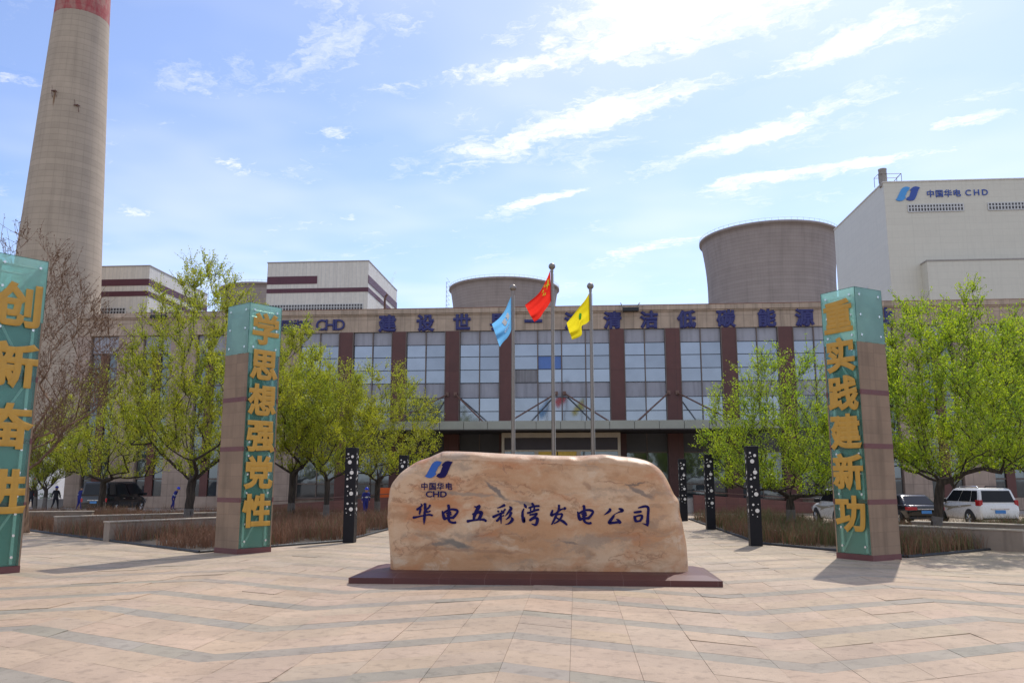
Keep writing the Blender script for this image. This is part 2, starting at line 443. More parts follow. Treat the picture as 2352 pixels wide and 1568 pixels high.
M_LSIDE = pm('ledge_side', (.30, .235, .18), .75, .2, 1.2, bump=.2, streak=.3)
def ledge(p, q, h, wd, label):
    dv = Vector((q[0] - p[0], q[1] - p[1])); L = dv.length
    o = thing('planter_wall', label, 'planter wall', (p[0], p[1], 0), math.atan2(dv.y, dv.x), 'low stone planter walls in the beds')
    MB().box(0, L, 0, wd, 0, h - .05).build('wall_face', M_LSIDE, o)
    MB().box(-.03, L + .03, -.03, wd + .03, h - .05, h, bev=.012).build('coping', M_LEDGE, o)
ledge((-16.95, 29.5), (-13.6, 34.3), .72, .45, 'low tan planter wall end-on behind the trunk of the tall elm, nearest on the left')
ledge((-21.5, 33.4), (-16.6, 38.4), .72, .45, 'low tan planter wall in the left bed, between the nearest one and the one by the far-left pillar')
ledge((-29.5, 37.2), (-23.6, 39.4), .72, .45, 'low tan planter wall in the left bed beside the far-left sign pillar')
ledge((10.6, 30.2), (13.75, 27.3), .68, .45, 'low tan planter wall with long sunlit top behind the right pillar, nearest to the plaza')
ledge((12.6, 32.9), (17.6, 28.9), .68, .4, 'low tan planter wall under the white car with the blue plate')
ledge((7.3, 35.4), (10.2, 32.6), .22, .3, 'low pale kerb wall in the bed left of the right pillar')

# ================================================================== OFFICE BUILDING
BF = 65.3
office = thing('office_building', 'long beige stone office block with brown pilasters, mirror glass and blue rooftop lettering', 'building', (CX, BF, 0))
H1 = 14.1
half_c = 21.45                                            # half-length of the glazed middle
ends = (-40.6, 40.6)
# stone wings: body and front skin (openings stand proud as windows)
mb = MB().box(ends[0], ends[1], .62, 18, 0, H1)
mb.build('core_wall', M_FAC, office)
WIN_W = [-38.15 + 0 * 4.3, -33.6, -29.0, -24.6]
def wing(s):
    """front wall between upright window slots"""
    wins = [(abs(c) - 1.2, abs(c) + 1.2) for c in WIN_W]
    wins.sort(); x = half_c; mbw = MB()
    for a, b in wins + [(40.6, 40.6)]:
        lo, hi = (x, a)
        if hi > lo: mbw.box(min(s * lo, s * hi), max(s * lo, s * hi), 0, .62, 0, H1)
        if b > a:
            mbw.box(min(s * a, s * b), max(s * a, s * b), 0, .62, 0, .9)
        x = b
    mbw.build('wing_wall', M_FAC, office)
    for a, b in wins:
        xa, xb = min(s * a, s * b), max(s * a, s * b)
        xm = (xa + xb) / 2
        f = MB()
        zs = [.9, 2.3, 3.9, 4.6, 5.8, 7.5, 8.6, 9.9, 11.4, 12.6, 14.1]
        for z in zs: f.box(xa, xb, .22, .40, z - .05, z + .05)
        for x0 in (xa, xb - .08): f.box(x0, x0 + .08, .20, .42, .9, 14.1)
        win = f.build('wing_window', M_MULL, office)
        gl = MB()
        for i in range(len(zs) - 1):
            gl.box(xa + .09, xm - .33, .33, .36, zs[i] + .06, zs[i + 1] - .06); gl.box(xm + .33, xb - .09, .33, .36, zs[i] + .06, zs[i + 1] - .06)
        gl.build('glass_pane', M_GLOW, win)
        MB().box(xm - .32, xm + .32, .16, .30, .9, 12.5).build('brown_strip', M_PIL, win)
        MB().box(xa + .09, xb - .09, .26, .325, 12.66, 14.04).build('spandrel', M_SPAN, win)
for s in (-1, 1): wing(s)
# parapet with stepped cap
MB().box(ends[0], ends[1], -.06, 18, H1, 15.45).build('parapet', M_PAR, office)
cap = MB().box(ends[0] - .1, ends[1] + .1, -.26, 18.1, 15.57, 15.95).box(ends[0] - .05, ends[1] + .05, -.16, 18, 15.45, 15.57)
cap.build('roof_cornice', M_PAR, office)
M_ROOFR = pm('rust_flashing', (.25, .09, .05), .7, .3)
MB().box(-35.5, 38, -.28, -.23, 15.95, 15.99).build('roof_flashing', M_ROOFR, office)
for lx in (-33.2, 5.6 - .1):
    fl = MB().box(lx - .62, lx + .62, -1.1, -.55, 15.35, 15.62)
    fl.tube([(lx - .6, -.2, 15.9), (lx - .75, -.5, 16.1), (lx - .6, -.9, 15.6)], .04, 5).tube([(lx + .6, -.2, 15.9), (lx + .75, -.5, 16.1), (lx + .6, -.9, 15.6)], .04, 5)
    fl.build('flood_light', M_BLKPL, office)
# pilasters and curtain-wall bays of the glazed middle
PW, PITCH_B, C_HALF = 1.17, 4.38, 3.82
edges = []
for s in (-1, 1):
    for k in range(4):
        x0 = C_HALF + PITCH_B * k; xa, xb = (x0, x0 + PW) if s > 0 else (-x0 - PW, -x0)
        MB().box(xa, xb, -.12, .6, 0, H1).build('pilaster', M_PIL, office)
        rb = MB()
        for xr in (xa - .03, xb - .03): rb.box(xr, xr + .06, -.16, -.10, 6.4, H1)
        rb.build('pilaster_trim', M_MULL, office)
bays = [(-C_HALF, C_HALF, 4)]
for s in (-1, 1):
    for k in range(4):
        x0 = C_HALF + PITCH_B * k + PW; x1 = C_HALF + PITCH_B * (k + 1)
        bays.append((x0, x1, 2) if s > 0 else (-x1, -x0, 2))
ZR = [6.2, 7.59, 8.67, 9.87, 10.93, 11.99, 12.99, 14.1]
M_PBLUE = pm('blue_pane', (.07, .16, .45), .2, .1)
M_BLIND = panelled('grey_blind', (.27, .26, .27), .12, 9, (.16, .15, .16), .03)
M_LIT = pm('ceiling_lamp', (.9, .9, .9), .5, .02)
for bi, (xa, xb, nc) in enumerate(bays):
    f = MB(); cw = (xb - xa) / nc
    for i in range(nc + 1):
        x = xa + i * cw; f.box(x - .04, x + .04, .0, .25, 6.2, H1, 0)
    for z in ZR: f.box(xa, xb, .06, .22, z - .022, z + .022, 1)
    win = f.build('curtain_window', [M_MULL, M_DARKL], office)
    gl = MB()
    for j in (2, 6): MB().box(xa + .05, xb - .05, .12, .17, ZR[j] + .03, ZR[j + 1] - .03).build('spandrel', M_SPAN, win)
    for i in range(nc):
        x0, x1 = xa + i * cw + .05, xa + (i + 1) * cw - .05
        for j in range(len(ZR) - 1):
            z0, z1 = ZR[j] + .03, ZR[j + 1] - .03
            if j in (2, 6): continue
            elif bi == 0 and (i, j) == (1, 4): MB().box(x0, x1, .10, .15, z0, z1).build('blue_pane', M_PBLUE, win)
            elif bi == 0 and (i, j) == (0, 3): MB().box(x0, x1, .10, .15, z0, z1).build('window_blind', M_BLIND, win)
            else:
                t = rng.uniform(-.004, .004); u = rng.uniform(-.004, .004)
                gl.add([(x0, .12 + t, z0), (x1, .12 - t, z0), (x1, .12 - t + u, z1), (x0, .12 + t + u, z1)], [(0, 1, 2, 3)])
    gl.build('glass_pane', M_GLASS, win)
# ground floor of the glazed middle
for bi, (xa, xb, nc) in enumerate(bays):
    if bi == 0: continue
    cw = (xb - xa) / 2; f = MB()
    for i in range(3): f.box(xa + i * cw - .04, xa + i * cw + .04, .3, .5, .8, 6.2)
    for z in (.8, 1.9, 4.35): f.box(xa, xb, .3, .48, z - .05, z + .05)
    win = f.build('ground_window', M_MULL, office)
    MB().box(xa + .04, xb - .04, .40, .44, .85, 4.3).build('glass_pane', M_GLOW, win)
    MB().box(xa + .02, xa + cw - .015, .34, .5, 4.4, 6.2).box(xa + cw + .015, xb - .02, .34, .5, 4.4, 6.2).build('transom_panel', M_GREYP, win)
# canopy
cy0 = -7.3
can = MB()
can.box(-15.4, 15.4, cy0 + .10, -.13, 5.78, 6.25)
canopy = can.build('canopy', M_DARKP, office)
fs_ = MB()
k = -15.4
while k < 15.3:
    fs_.box(k + .012, k + 1.69, cy0, cy0 + .09, 5.73, 6.31); k += 1.711
fs_.build('fascia', M_CANO, canopy)
MB().box(-15.4, 15.4, cy0 + .02, cy0 + .12, 5.66, 5.725).build('drip_edge', M_DARKP, canopy)
for ax_ in (-8.82, -.18 + .05, 8.68):
    for s in (-1, 1):
        for ex, ez in ((3.25 if ax_ != -.13 else 3.5, cy0 + .8),):
            MB().bar((ax_ + s * .33, -.15, 8.95), (ax_ + s * ex, ez, 6.33), .06, 8).build('tie_rod', M_ROD, office)
            MB().box(ax_ + s * .33 - .13, ax_ + s * .33 + .13, -.26, .0, 8.8, 9.12).build('rod_bracket', M_ROD, office)
# entrance portal under the canopy
px0, px1, pyb = -4.5, 4.35, -3.3
pt = MB().box(px0, px1, pyb, pyb + .45, 5.33, 5.70).box(px0, px0 + .2, pyb, pyb + .45, .9, 5.33).box(px1 - .2, px1, pyb, pyb + .45, .9, 5.33)
pt.box(px0 + .2, px1 - .2, pyb + .02, pyb + .4, 4.30, 4.42)
for xx in (-1.9, 1.25): pt.box(xx - .15, xx + .15, pyb + .02, pyb + .4, .9, 4.30)
portal = pt.build('entrance_portal', M_CREAM, office)
MB().box(px0 + .2, px1 - .2, pyb + .12, pyb + .3, 4.42, 5.33).build('sign_board', M_SIGNB, portal)
for x_a, x_b in ((px0 + .2, -2.05), (1.4, px1 - .2)): MB().box(x_a, x_b, pyb + .2, pyb + .24, .9, 4.30).build('side_light', M_GLOW, portal)
for x_a, x_b in ((-1.75, -.38), (-.30, 1.10)): MB().box(x_a, x_b, pyb + .12, pyb + .2, 3.6, 4.30).build('gold_lintel', M_GOLD, portal)
MB().box(-1.75, -.36, pyb + .2, pyb + .25, .9, 3.58).build('door', M_GLOW, portal)
MB().box(-.32, 1.10, pyb + .2, pyb + .25, .9, 3.58).build('door', M_GLOW, portal)
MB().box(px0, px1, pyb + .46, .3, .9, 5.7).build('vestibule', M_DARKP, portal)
# steps / ramp terrace before the doors
tr = MB().prism([(-20.5, 0), (20.5, 0), (20.5, .22), (9.3, .95), (-9.3, .95), (-20.5, .22)], 'y', -7.0, -.14)
tr.build('entrance_terrace', M_CONC, office)
rw = MB().prism([(-20.5, 0), (-9.0, 0), (-9.0, 1.22), (-20.5, .48)], 'y', -7.3, -7.005)
rw.build('ramp_wall', M_GRAN, office)
rw = MB().prism([(9.0, 0), (20.5, 0), (20.5, .48), (9.0, 1.22)], 'y', -7.3, -7.005)
rw.build('ramp_wall', M_GRAN, office)
for s in (-1, 1):
    MB().tube([(s * 9.0, -7.15, 1.45), (s * 20.5, -7.15, .7)], .03, 6).build('ramp_rail', M_ROD, office)
# roof lettering
LET = [('华', 690, 745, .86), ('电', 706, 746, .86)]
for ch, px, em in (('建', 890, 1.42), ('设', 977, 1.42), ('世', 1061, 1.42), ('界', 1146, 1.42), ('一', 1225, 1.42), ('流', 1317, 1.42), ('清', 1407, 1.42), ('洁', 1491, 1.42), ('低', 1577, 1.42),
                   ('碳', 1667, 1.42), ('能', 1761, 1.42), ('源', 1848, 1.42), ('企', 1940, 1.42), ('业', 2030, 1.42)):
    x, _ = on_plane(px, 735, BF - .1)
    o = text_mb(ch, em, .12, .05).build('sign_letter', M_BLUEL, office, loc=(x - CX, -.14, 14.80))
for ch, px, em in (('中', 632, 1.0), ('国', 659, 1.0), ('华', 682, 1.0), ('电', 703, 1.0), ('C', 737, 1.25), ('H', 758.5, 1.25), ('D', 781, 1.25)):
    x, _ = on_plane(px, 746, BF - .1)
    text_mb(ch, em, .10, .02).build('sign_letter', M_BLUEL, office, loc=(x - CX, -.13, 14.74))
for half in (0, 1):
    x, _ = on_plane(600, 746, BF - .1)
    MB().prism([(u, v) for u, v in emblem(half, 1.0)], 'y', -.05, .05).build('sign_emblem', MATS['blue_paint'], office, loc=(x - CX, -.12, 14.76))

# ================================================================== POWER STATION BEHIND
M_CLAD = panelled('white_cladding', (.70, .66, .58), 1.0, 60, (.52, .51, .48), .06, .55, ax='xy', var=.06, streak=.12)
M_CLAD2 = panelled('grey_cladding', (.68, .645, .535), 4.0, 1.05, (.61, .58, .48), .05, .5, ax='xy', var=.02, streak=.06)
M_MAROON = pm('maroon_stripe', (.105, .028, .045), .5, .1, .3, streak=.15)
M_PURPL = MATS['maroon_stripe']
M_WFRAME = pm('white_window_bar', (.62, .62, .6), .5, .05)
def strip_window(parent, xa, xb, z0, z1, n, y=-.05, side=None, lbl=None):
    f = MB(); gl = MB(); cw = (xb - xa) / n
    for i in range(n + 1): f.box(xa + i * cw - .09, xa + i * cw + .09, y - .1, y, z0, z1)
    for z in (z0, z0 + (z1 - z0) * .55, z1): f.box(xa, xb, y - .08, y, z - .08, z + .08)
    gl.box(xa, xb, y - .02, y + .02, z0, z1)
    if side is not None:                       # turn onto the side wall: x runs along +y
        for m_ in (f, gl): m_.v = [(side + (p[1]), p[0], p[2]) for p in m_.v]
    o = f.build('strip_window', M_WFRAME, parent)
    gl.build('glass', M_GREYP if side is None else M_GREYP, o)
    return o
# middle boiler house
bm_ = thing('boiler_house', 'white boiler house with one short and one long maroon stripe, right of the left pillar', 'building', (-65, 200, 0), 0, 'striped boiler houses')
MB().box(-13.2, 13.1, 0, 33.5, 0, 57.0).build('wall', M_CLAD, bm_)
MB().box(-13.35, 13.2, -.15, 33.6, 57.0, 57.25).build('roof_edge', M_CONC, bm_)
MB().box(-13.15, -.1, -.12, -.01, 51.4, 53.4).build('stripe', M_MAROON, bm_)
MB().box(-13.15, 13.1, -.12, -.01, 49.1, 50.2).build('stripe', M_MAROON, bm_)
MB().box(13.11, 13.22, -.12, 33.5, 51.4, 53.4).build('stripe', M_MAROON, bm_)
MB().box(13.11, 13.22, -.12, 33.5, 49.1, 50.2).build('stripe', M_MAROON, bm_)
strip_window(bm_, -13.1, 11.9, 44.4, 46.0, 34)
vp = MB().tube([(14.2, 14, 40), (14.2, 14, 50.2), (14.4, 14, 51.0), (14.9, 14, 51.5)], .30, 10)
vp.build('vent_pipe', M_ROD, bm_)
# a wisp of steam at the vent's mouth
ms = bpy.data.materials.new('steam_vapour'); ms.use_nodes = True; ms.node_tree.nodes.clear(); g = NG(ms.node_tree)
pv = g.n('ShaderNodeVolumePrincipled', {'Color': (.95, .95, .97), 'Density': .22, 'Anisotropy': .2})
g.n('ShaderNodeOutputMaterial', {'Volume': pv.outputs[0]})
sm_ = MB()
for (x, z, rx, rz) in ((-49.9, 52.2, .35, .7), (-49.5, 53.7, .5, 1.0), (-48.9, 55.4, .6, 1.0), (-48.2, 57.4, .5, .7)):
    q_ = MB().ball((0, 0, 0), 1.0, 12); q_.v = [(x + a * rx + c * .25, 214 + b * rx, z + c * rz) for a, b, c in q_.v]; sm_.add(q_.v, q_.f, 0, True)
tag(sm_.build('steam', ms), 'small white wisp of steam above the vent pipe of the middle boiler house', 'steam', kind='stuff')
# left boiler house
bl_ = thing('boiler_house', 'white boiler house with two maroon stripes, beside the tall chimney', 'building', (-118.5, 200, 0), 0, 'striped boiler houses')
MB().box(-14.5, 8.9, 0, 34, 0, 56.9).build('wall', M_CLAD, bl_)
MB().box(-14.6, 9.05, -.15, 34.1, 56.9, 57.15).build('roof_edge', M_CONC, bl_)
for z0, z1 in ((51.8, 53.5), (49.0, 50.3)):
    MB().box(-14.5, 8.9, -.12, -.01, z0, z1).build('stripe', M_MAROON, bl_)
    MB().box(8.91, 9.02, -.12, 34, z0, z1).build('stripe', M_MAROON, bl_)
strip_window(bl_, -14.4, 3.2, 44.2, 45.9, 22)
strip_window(bl_, 2, 22, 44.2, 45.9, 22, 0.05, side=8.98)
# right boiler house
br_ = thing('boiler_house', 'huge pale grey boiler house with two-leaf blue emblem and lettering at its top', 'building', (49.5, 130, 0))
MB().box(0, 62, 0, 25.5, 0, 49.0).build('wall', M_CLAD2, br_)
MB().box(-.1, 62, -.1, 25.6, 49.0, 49.2).build('roof_edge', M_CLAD, br_)
MB().box(4.75, 62, -2.2, -.01, 0, 35.4).build('annex_wall', M_CLAD2, br_)
MB().box(4.65, 62, -2.3, -.02, 35.4, 35.6).build('annex_roof', M_CONC, br_)
strip_window(br_, 3.5, 11.9, 44.05, 45.2, 18)
strip_window(br_, 15.7, 26.5, 44.05, 45.2, 22)
strip_window(br_, 10, 15.5, 33.0, 34.4, 10, .05, side=.0)
strip_window(br_, 17.5, 22.5, 33.0, 34.4, 10, .05, side=.0)
M_LBLUE = pm('light_blue_paint', (.07, .33, .72), .4, .04)
M_DBLUE = pm('deep_blue_paint', (.035, .085, .36), .4, .04)
MB().prism(emblem(0, 2.35), 'y', -.06, .06).build('emblem', M_LBLUE, br_, loc=(3.62, -.08, 47.05))
MB().prism(emblem(1, 2.35), 'y', -.06, .06).build('emblem', M_DBLUE, br_, loc=(3.62, -.08, 47.05))
for i, ch in enumerate('中国华电'):
    text_mb(ch, 1.28, .1, .015).build('sign_letter', M_DBLUE, br_, loc=(7.10 + i * 1.34, -.08, 46.98))
for i, ch in enumerate('CHD'):
    text_mb(ch, 1.36, .1, .012).build('sign_letter', M_DBLUE, br_, loc=(12.85 + i * 1.28, -.08, 46.98))
stk = MB().lathe([(.62, 48.6), (.62, 51.4), (.66, 51.45), (.66, 51.6), (.56, 51.6), (.56, 50)], 20, (.35, .9, 0))
stk.build('roof_stack', M_CONC, br_)
fr_ = MB()
for x in (-.55, 3.0): fr_.bar((x, .3, 49), (x, .3, 50.6), .05); fr_.bar((x, 2.2, 49), (x, 2.2, 50.6), .05)
for y in (.3, 2.2): fr_.bar((-.55, y, 50.6), (3.0, y, 50.6), .05)
fr_.bar((-.55, .3, 50.6), (-.55, 2.2, 50.6), .05).bar((3.0, .3, 50.6), (3.0, 2.2, 50.6), .05).bar((1.5, .3, 49), (3.0, .3, 50.6), .05)
fr_.build('stack_frame', M_STEEL, br_)
# chimney and cooling towers
def ring_mat(name, col, dz, na, dark=.86, red_from=None):
    m, g, bs = base(name)
    c = g.coord(); x, y, z = g.sep(c)
    an = g.m('MULTIPLY', g.m('ARCTAN2', y, x), na / (2 * math.pi))
    def ln(v, wd): return g.m('LESS_THAN', g.m('ABSOLUTE', g.m('SUBTRACT', g.m('FRACT', g.m('ADD', v, 500.0)), .5)), wd)
    zz = g.m('DIVIDE', z, dz)
    k = g.m('MAXIMUM', ln(zz, .055), g.m('MULTIPLY', ln(an, .03), .75))
    wn = g.n('ShaderNodeTexWhiteNoise', {'Vector': g.comb(g.m('FLOOR', g.m('ADD', zz, .5)), 0, 0)}, noise_dimensions='3D').outputs[0]
    nz = g.noise(c, .16, 6, .6).outputs[0]
    st = g.noise(g.mapping(c, scale=(.5, .5, .03)), .9, 5).outputs[0]
    v = g.m('MULTIPLY', g.rng(wn, 0, 1, .955, 1.045, False), g.rng(nz, .3, .7, .92, 1.08, False))
    v = g.m('MULTIPLY', v, g.rng(st, .45, .72, 1.0, .88))
    v = g.m('MULTIPLY', v, g.m('SUBTRACT', 1.0, g.m('MULTIPLY', k, 1 - dark)))
    cc = (*col, 1)
    if red_from is not None:
        wob = g.m('ADD', z, g.m('MULTIPLY', g.m('SUBTRACT', g.noise(c, 1.2, 4).outputs[0], .5), .8))
        rb = g.m('GREATER_THAN', wob, red_from)
        rb = g.m('MULTIPLY', rb, g.m('LESS_THAN', g.m('MODULO', g.m('SUBTRACT', z, red_from), 44.0), 22.0))
        fade = g.rng(g.noise(g.mapping(c, scale=(1, 1, .5)), .55, 7, .65).outputs[0], .38, .62, 1.0, .55)
        cc = g.mix(g.m('MULTIPLY', rb, fade), cc, (.42, .085, .085))
    cc = g.mix(1.0, cc, g.n('ShaderNodeCombineColor', {0: v, 1: v, 2: v}).outputs[0], 'MULTIPLY')
    if red_from is not None:      # rust run below the small platform
        for (ax_, ay_, az_) in ((-.25, -10.7, 115.0),):
            qx = g.m('DIVIDE', g.m('SUBTRACT', x, ax_), .55); qz = g.m('DIVIDE', g.m('SUBTRACT', z, az_), 3.2)
            rr = g.m('SQRT', g.m('ADD', g.m('MULTIPLY', qx, qx), g.m('MULTIPLY', qz, qz)))
            fr = g.m('MULTIPLY', g.rng(rr, .3, 1.0, .8, 0.0), g.m('LESS_THAN', y, 0.0))
            cc = g.mix(fr, cc, (.17, .075, .02))
    g.set(bs.inputs['Base Color'], cc); bs.inputs['Roughness'].default_value = .85
    MATS[name] = m
    return m
M_CHIM = ring_mat('chimney_concrete', (.46, .37, .275), 1.9, 26, .84, 145.2)
ch = thing('chimney', 'very tall tapering concrete chimney with a faded red band at its top', 'chimney', (-123.6, 184, .4))
ch.scale = (.685, .685, .8)
prof = [(17.3, -.6), (15.3, 35), (13.45, 67), (12.62, 82), (10.85, 116), (9.25, 146), (8.2, 170), (7.0, 210), (6.2, 210), (6.4, 200)]
MB().lathe(prof, 72).build('shaft', M_CHIM, ch)
for (x, z, yy) in ((-.25, 117.4, -10.75), (6.9, 113.6, -8.3)):
    pl_ = MB().box(x - .75, x + .75, yy - 1.0, yy + .6, z - .25, z).bar((x - .7, yy, z - 2.2), (x - .7, yy - 1.0, z), .12).bar((x + .7, yy, z - 2.2), (x + .7, yy - 1.0, z), .12)
    pl_.bar((x - .5, yy - .8, z), (x - .7, yy - .9, z + 1.6), .07)
    pl_.build('light_platform', M_ROD, ch)
M_TOW = ring_mat('tower_concrete', (.345, .29, .26), 1.55, 150, .80)
def tower(a, b, rt, zt, label, nrail=70):
    t = thing('cooling_tower', label, 'cooling tower', (a, b, 0), 0, 'hyperbolic cooling towers')
    k = rt / 31.0; zth = zt - 26 * k
    pr_ = []
    for i in range(41):
        z = 8 + (zt - 1.2 - 8) * i / 40
        u = (z - zth)
        r = 29.2 * k * math.sqrt(1 + (u / ((60 if u > 0 else 82) * k)) ** 2)
        pr_.append((r, z))
    rl = pr_[-1][0]
    pr_ += [(rl + .9, zt - 1.1), (rl + .9, zt), (rl - .5, zt), (rl - .8, zt - 2.5)]
    MB().lathe(pr_, 96).build('shell', M_TOW, t)
    rm = MB()
    n = 72
    for i in range(n):
        a0 = 2 * math.pi * i / n; p = (math.cos(a0) * (rl + .7), math.sin(a0) * (rl + .7))
        rm.bar((p[0], p[1], zt), (p[0], p[1], zt + 1.2), .05, 3)
    rm.tube([(math.cos(2 * math.pi * i / n) * (rl + .7), math.sin(2 * math.pi * i / n) * (rl + .7), zt + 1.2) for i in range(n + 1)], .05, 3, caps=False)
    rm.build('railing', M_STEEL, t)
    lg = MB()
    for i in range(36):
        a0 = 2 * math.pi * i / 36; r0 = pr_[0][0]
        lg.bar((math.cos(a0) * (r0 + 2), math.sin(a0) * (r0 + 2), 0), (math.cos(a0 + .09) * r0, math.sin(a0 + .09) * r0, 8.2), .5, 4)
    lg.build('legs_ring', M_CONC, t)
    return t, rl
tower(91.2, 382, 30.2, 113.0, 'largest cooling tower, grey concrete, left of the tall grey boiler house')
tc, rl = tower(-39.2, 452, 29.5, 108.0, 'cooling tower behind the three flagpoles, with a ladder frame on its left')
tower(-176.5, 452, 25, 108.8, 'cooling tower half hidden between the two striped boiler houses')
ld = MB()
for i in range(10):
    z = 88 + i * 2.6
    ld.bar((-rl + .0, -6, z), (-rl - 1.9, -6, z), .1, 3).bar((-rl, -6, z), (-rl - 1.9, -6, z + 2.6), .08, 3)
ld.bar((-rl - 1.9, -6, 0), (-rl - 1.9, -6, 111.5), .14, 3)
ld.build('ladder_frame', M_STEEL, tc)
# low white building and yard at the far left
wb = thing('white_building', 'low white rendered building with dark windows beyond the left end of the office', 'building', (-66, 88, 0))
MB().box(-14, 9, 0, 14, 0, 7.5).build('wall', M_WHITE, wb)
for x in (-11, -6, -1.5, 3.5):
    MB().box(x, x + 2.2, -.06, -.01, 2.6, 5.2).build('window', M_GREYP, wb)

# ================================================================== INSCRIBED STONE
stone = thing('inscribed_stone', 'broad pink marbled boulder with blue inscription on a dark red plinth, centre of the plaza', 'monument', (-1.0, 19.6, 0))
m, g, bs = base('marbled_stone')
c = g.coord()
wv = g.noise(c, 1.3, 6, .6)
q = g.vm('ADD', c, g.vm('MULTIPLY', g.vm('SUBTRACT', wv.outputs['Color'], (.5, .5, .5)), (.9, .9, .55)))
n1 = g.noise(g.mapping(q, scale=(.6, 1, 1.5)), .85, 7, .55).outputs[0]
n2 = g.noise(g.mapping(q, rot=(0, .25, 0), scale=(.5, 1, 1.7)), 2.0, 8, .6).outputs[0]
n3 = g.noise(g.mapping(q, scale=(.6, 1, 1.5)), 1.25, 6, .55).outputs[0]
n4 = g.noise(c, 45, 3, .6).outputs[0]
col = g.mix(g.rng(n1, .38, .62), (.53, .285, .140), (.66, .45, .28))
n5 = g.noise(g.mapping(q, loc=(5, 0, 3), scale=(.7, 1, 1.6)), 1.6, 7, .6).outputs[0]
col = g.mix(g.m('MULTIPLY', g.rng(n5, .56, .70), .6), col, (.70, .56, .40))
n6 = g.noise(g.mapping(q, loc=(9, 0, 1), scale=(.45, 1, 1.5)), 1.4, 8, .65).outputs[0]
col = g.mix(g.m('MULTIPLY', g.rng(n6, .53, .68), .68), col, (.32, .24, .175))
col = g.mix(g.m('MULTIPLY', g.rng(n3, .50, .68), .75), col, (.50, .20, .075))
col = g.mix(g.m('MULTIPLY', g.rng(n2, .51, .68), .65), col, (.38, .20, .095))
col = g.mix(g.m('MULTIPLY', g.rng(n4, .45, .7), .10), col, (.3, .17, .09))
vein = g.m('ABSOLUTE', g.m('SUBTRACT', g.noise(g.mapping(q, loc=(3, 0, 2), scale=(.45, 1, 1.2)), .8, 6, .55).outputs[0], .5))
col = g.mix(g.m('MULTIPLY', g.m('MULTIPLY', g.rng(vein, .0, .012, 1, 0), .55), g.rng(n3, .42, .55)), col, (.25, .12, .06))
q2 = g.vm('ADD', c, g.vm('MULTIPLY', g.vm('SUBTRACT', g.noise(c, 3.0, 6, .65).outputs['Color'], (.5, .5, .5)), (.45, .45, .25)))
def sx(px, py): return on_plane(px, py, 19.0)
for (p, q_, wd, st, cc) in (((1505, 905 + 240), (1440, 1040 + 75), .07, .75, (.16, .13, .11)), ((1440 - 330, 1105), (1165, 1148), .07, .85, (.15, .13, .12)), ((1165, 1148), (1250, 1165), .04, .6, (.2, .16, .14)),
                            ((945, 1128), (1180, 1143), .055, .55, (.25, .23, .19)), ((1015, 1240), (1085, 1258), .10, .85, (.17, .155, .13)), ((985, 1250), (1030, 1248), .05, .7, (.17, .155, .13)),
                            ((1290, 1262 - 15), (1330, 1252), .04, .6, (.15, .13, .11)), ((1430, 1118), (1492, 1106), .035, .8, (.17, .13, .10)), ((1365, 1102), (1440, 1112), .02, .6, (.28, .13, .07)),
                            ((1150, 1060), (1165, 1090), .03, .5, (.3, .14, .09)), ((930, 1258), (1240, 1272), .045, .4, (.27, .15, .09)), ((1340, 1112), (1352, 1122), .07, .5, (.26, .14, .08)), ((1460, 1225), (1360, 1232), .08, .45, (.36, .17, .08))):
    a0, a1 = sx(*p), sx(*q_)
    mx, mz = (a0[0] + a1[0]) / 2 + 1.0, (a0[1] + a1[1]) / 2
    L = math.hypot(a1[0] - a0[0], a1[1] - a0[1]) / 2; an = math.atan2(a1[1] - a0[1], a1[0] - a0[0])
    q3 = g.mapping(q2, loc=(mx, -.55, mz), rot=(0, -an, 0), scale=(L + wd, 30, wd), typ='TEXTURE')
    col = g.mix(g.m('MULTIPLY', g.rng(g.vm('LENGTH', q3), .45, 1.05, 1, 0), st), col, cc)
g.set(bs.inputs['Base Color'], col)
bs.inputs['Roughness'].default_value = .45; bs.inputs['Specular IOR Level'].default_value = .4
bb = g.n('ShaderNodeBump', {'Height': g.noise(c, 6, 9, .66).outputs[0], 'Strength': .22, 'Distance': .05}); g.set(bs.inputs['Normal'], bb.outputs[0])
M_MARBLE = m
out_px = [(1078, 1115), (1075, 950), (1062, 780), (1058, 690), (1062, 600), (1080, 500), (1120, 420), (1200, 340), (1300, 280), (1400, 245), (1470, 212), (1520, 200), (1700, 204), (1900, 214), (2150, 226)]
out_p2 = [(300, 230), (500, 236), (600, 236), (740, 228), (820, 225), (950, 240), (1080, 255), (1180, 285), (1260, 340), (1320, 420), (1370, 530), (1410, 590), (1425, 690), (1450, 800), (1475, 960), (1492, 1140)]
raw = [on_plane((1000 + x * .5102) / 1.7415, (1700 + y * .5102) / 1.7415, 19.15) for x, y in out_px] + [on_plane((2000 + x * .5102) / 1.7415, (1700 + y * .5102) / 1.7415, 19.15) for x, y in out_p2]
raw[0] = (raw[0][0], .14); raw[-1] = (raw[-1][0], .14)
outl = [tuple(p) for p in catmull(raw, 5)]
outl = [(x + 1.0, z) for x, z in outl]
rr = random.Random(3)
cxm, czm = -.0, .9
rings = []
def inset(d):
    o = []
    n = len(outl)
    for i, (x, z) in enumerate(outl):
        p = outl[max(i - 1, 0)]; q = outl[min(i + 1, n - 1)]
        tx, tz = q[0] - p[0], q[1] - p[1]; L = math.hypot(tx, tz) or 1
        nx, nz = tz / L, -tx / L
        if i in (0, n - 1): nz = 0
        o.append((x + nx * d, max(.14, z + nz * d)))
    return o
wob = [math.sin(i * .9) * .02 + math.sin(i * .37 + 1) * .03 for i in range(len(outl))]
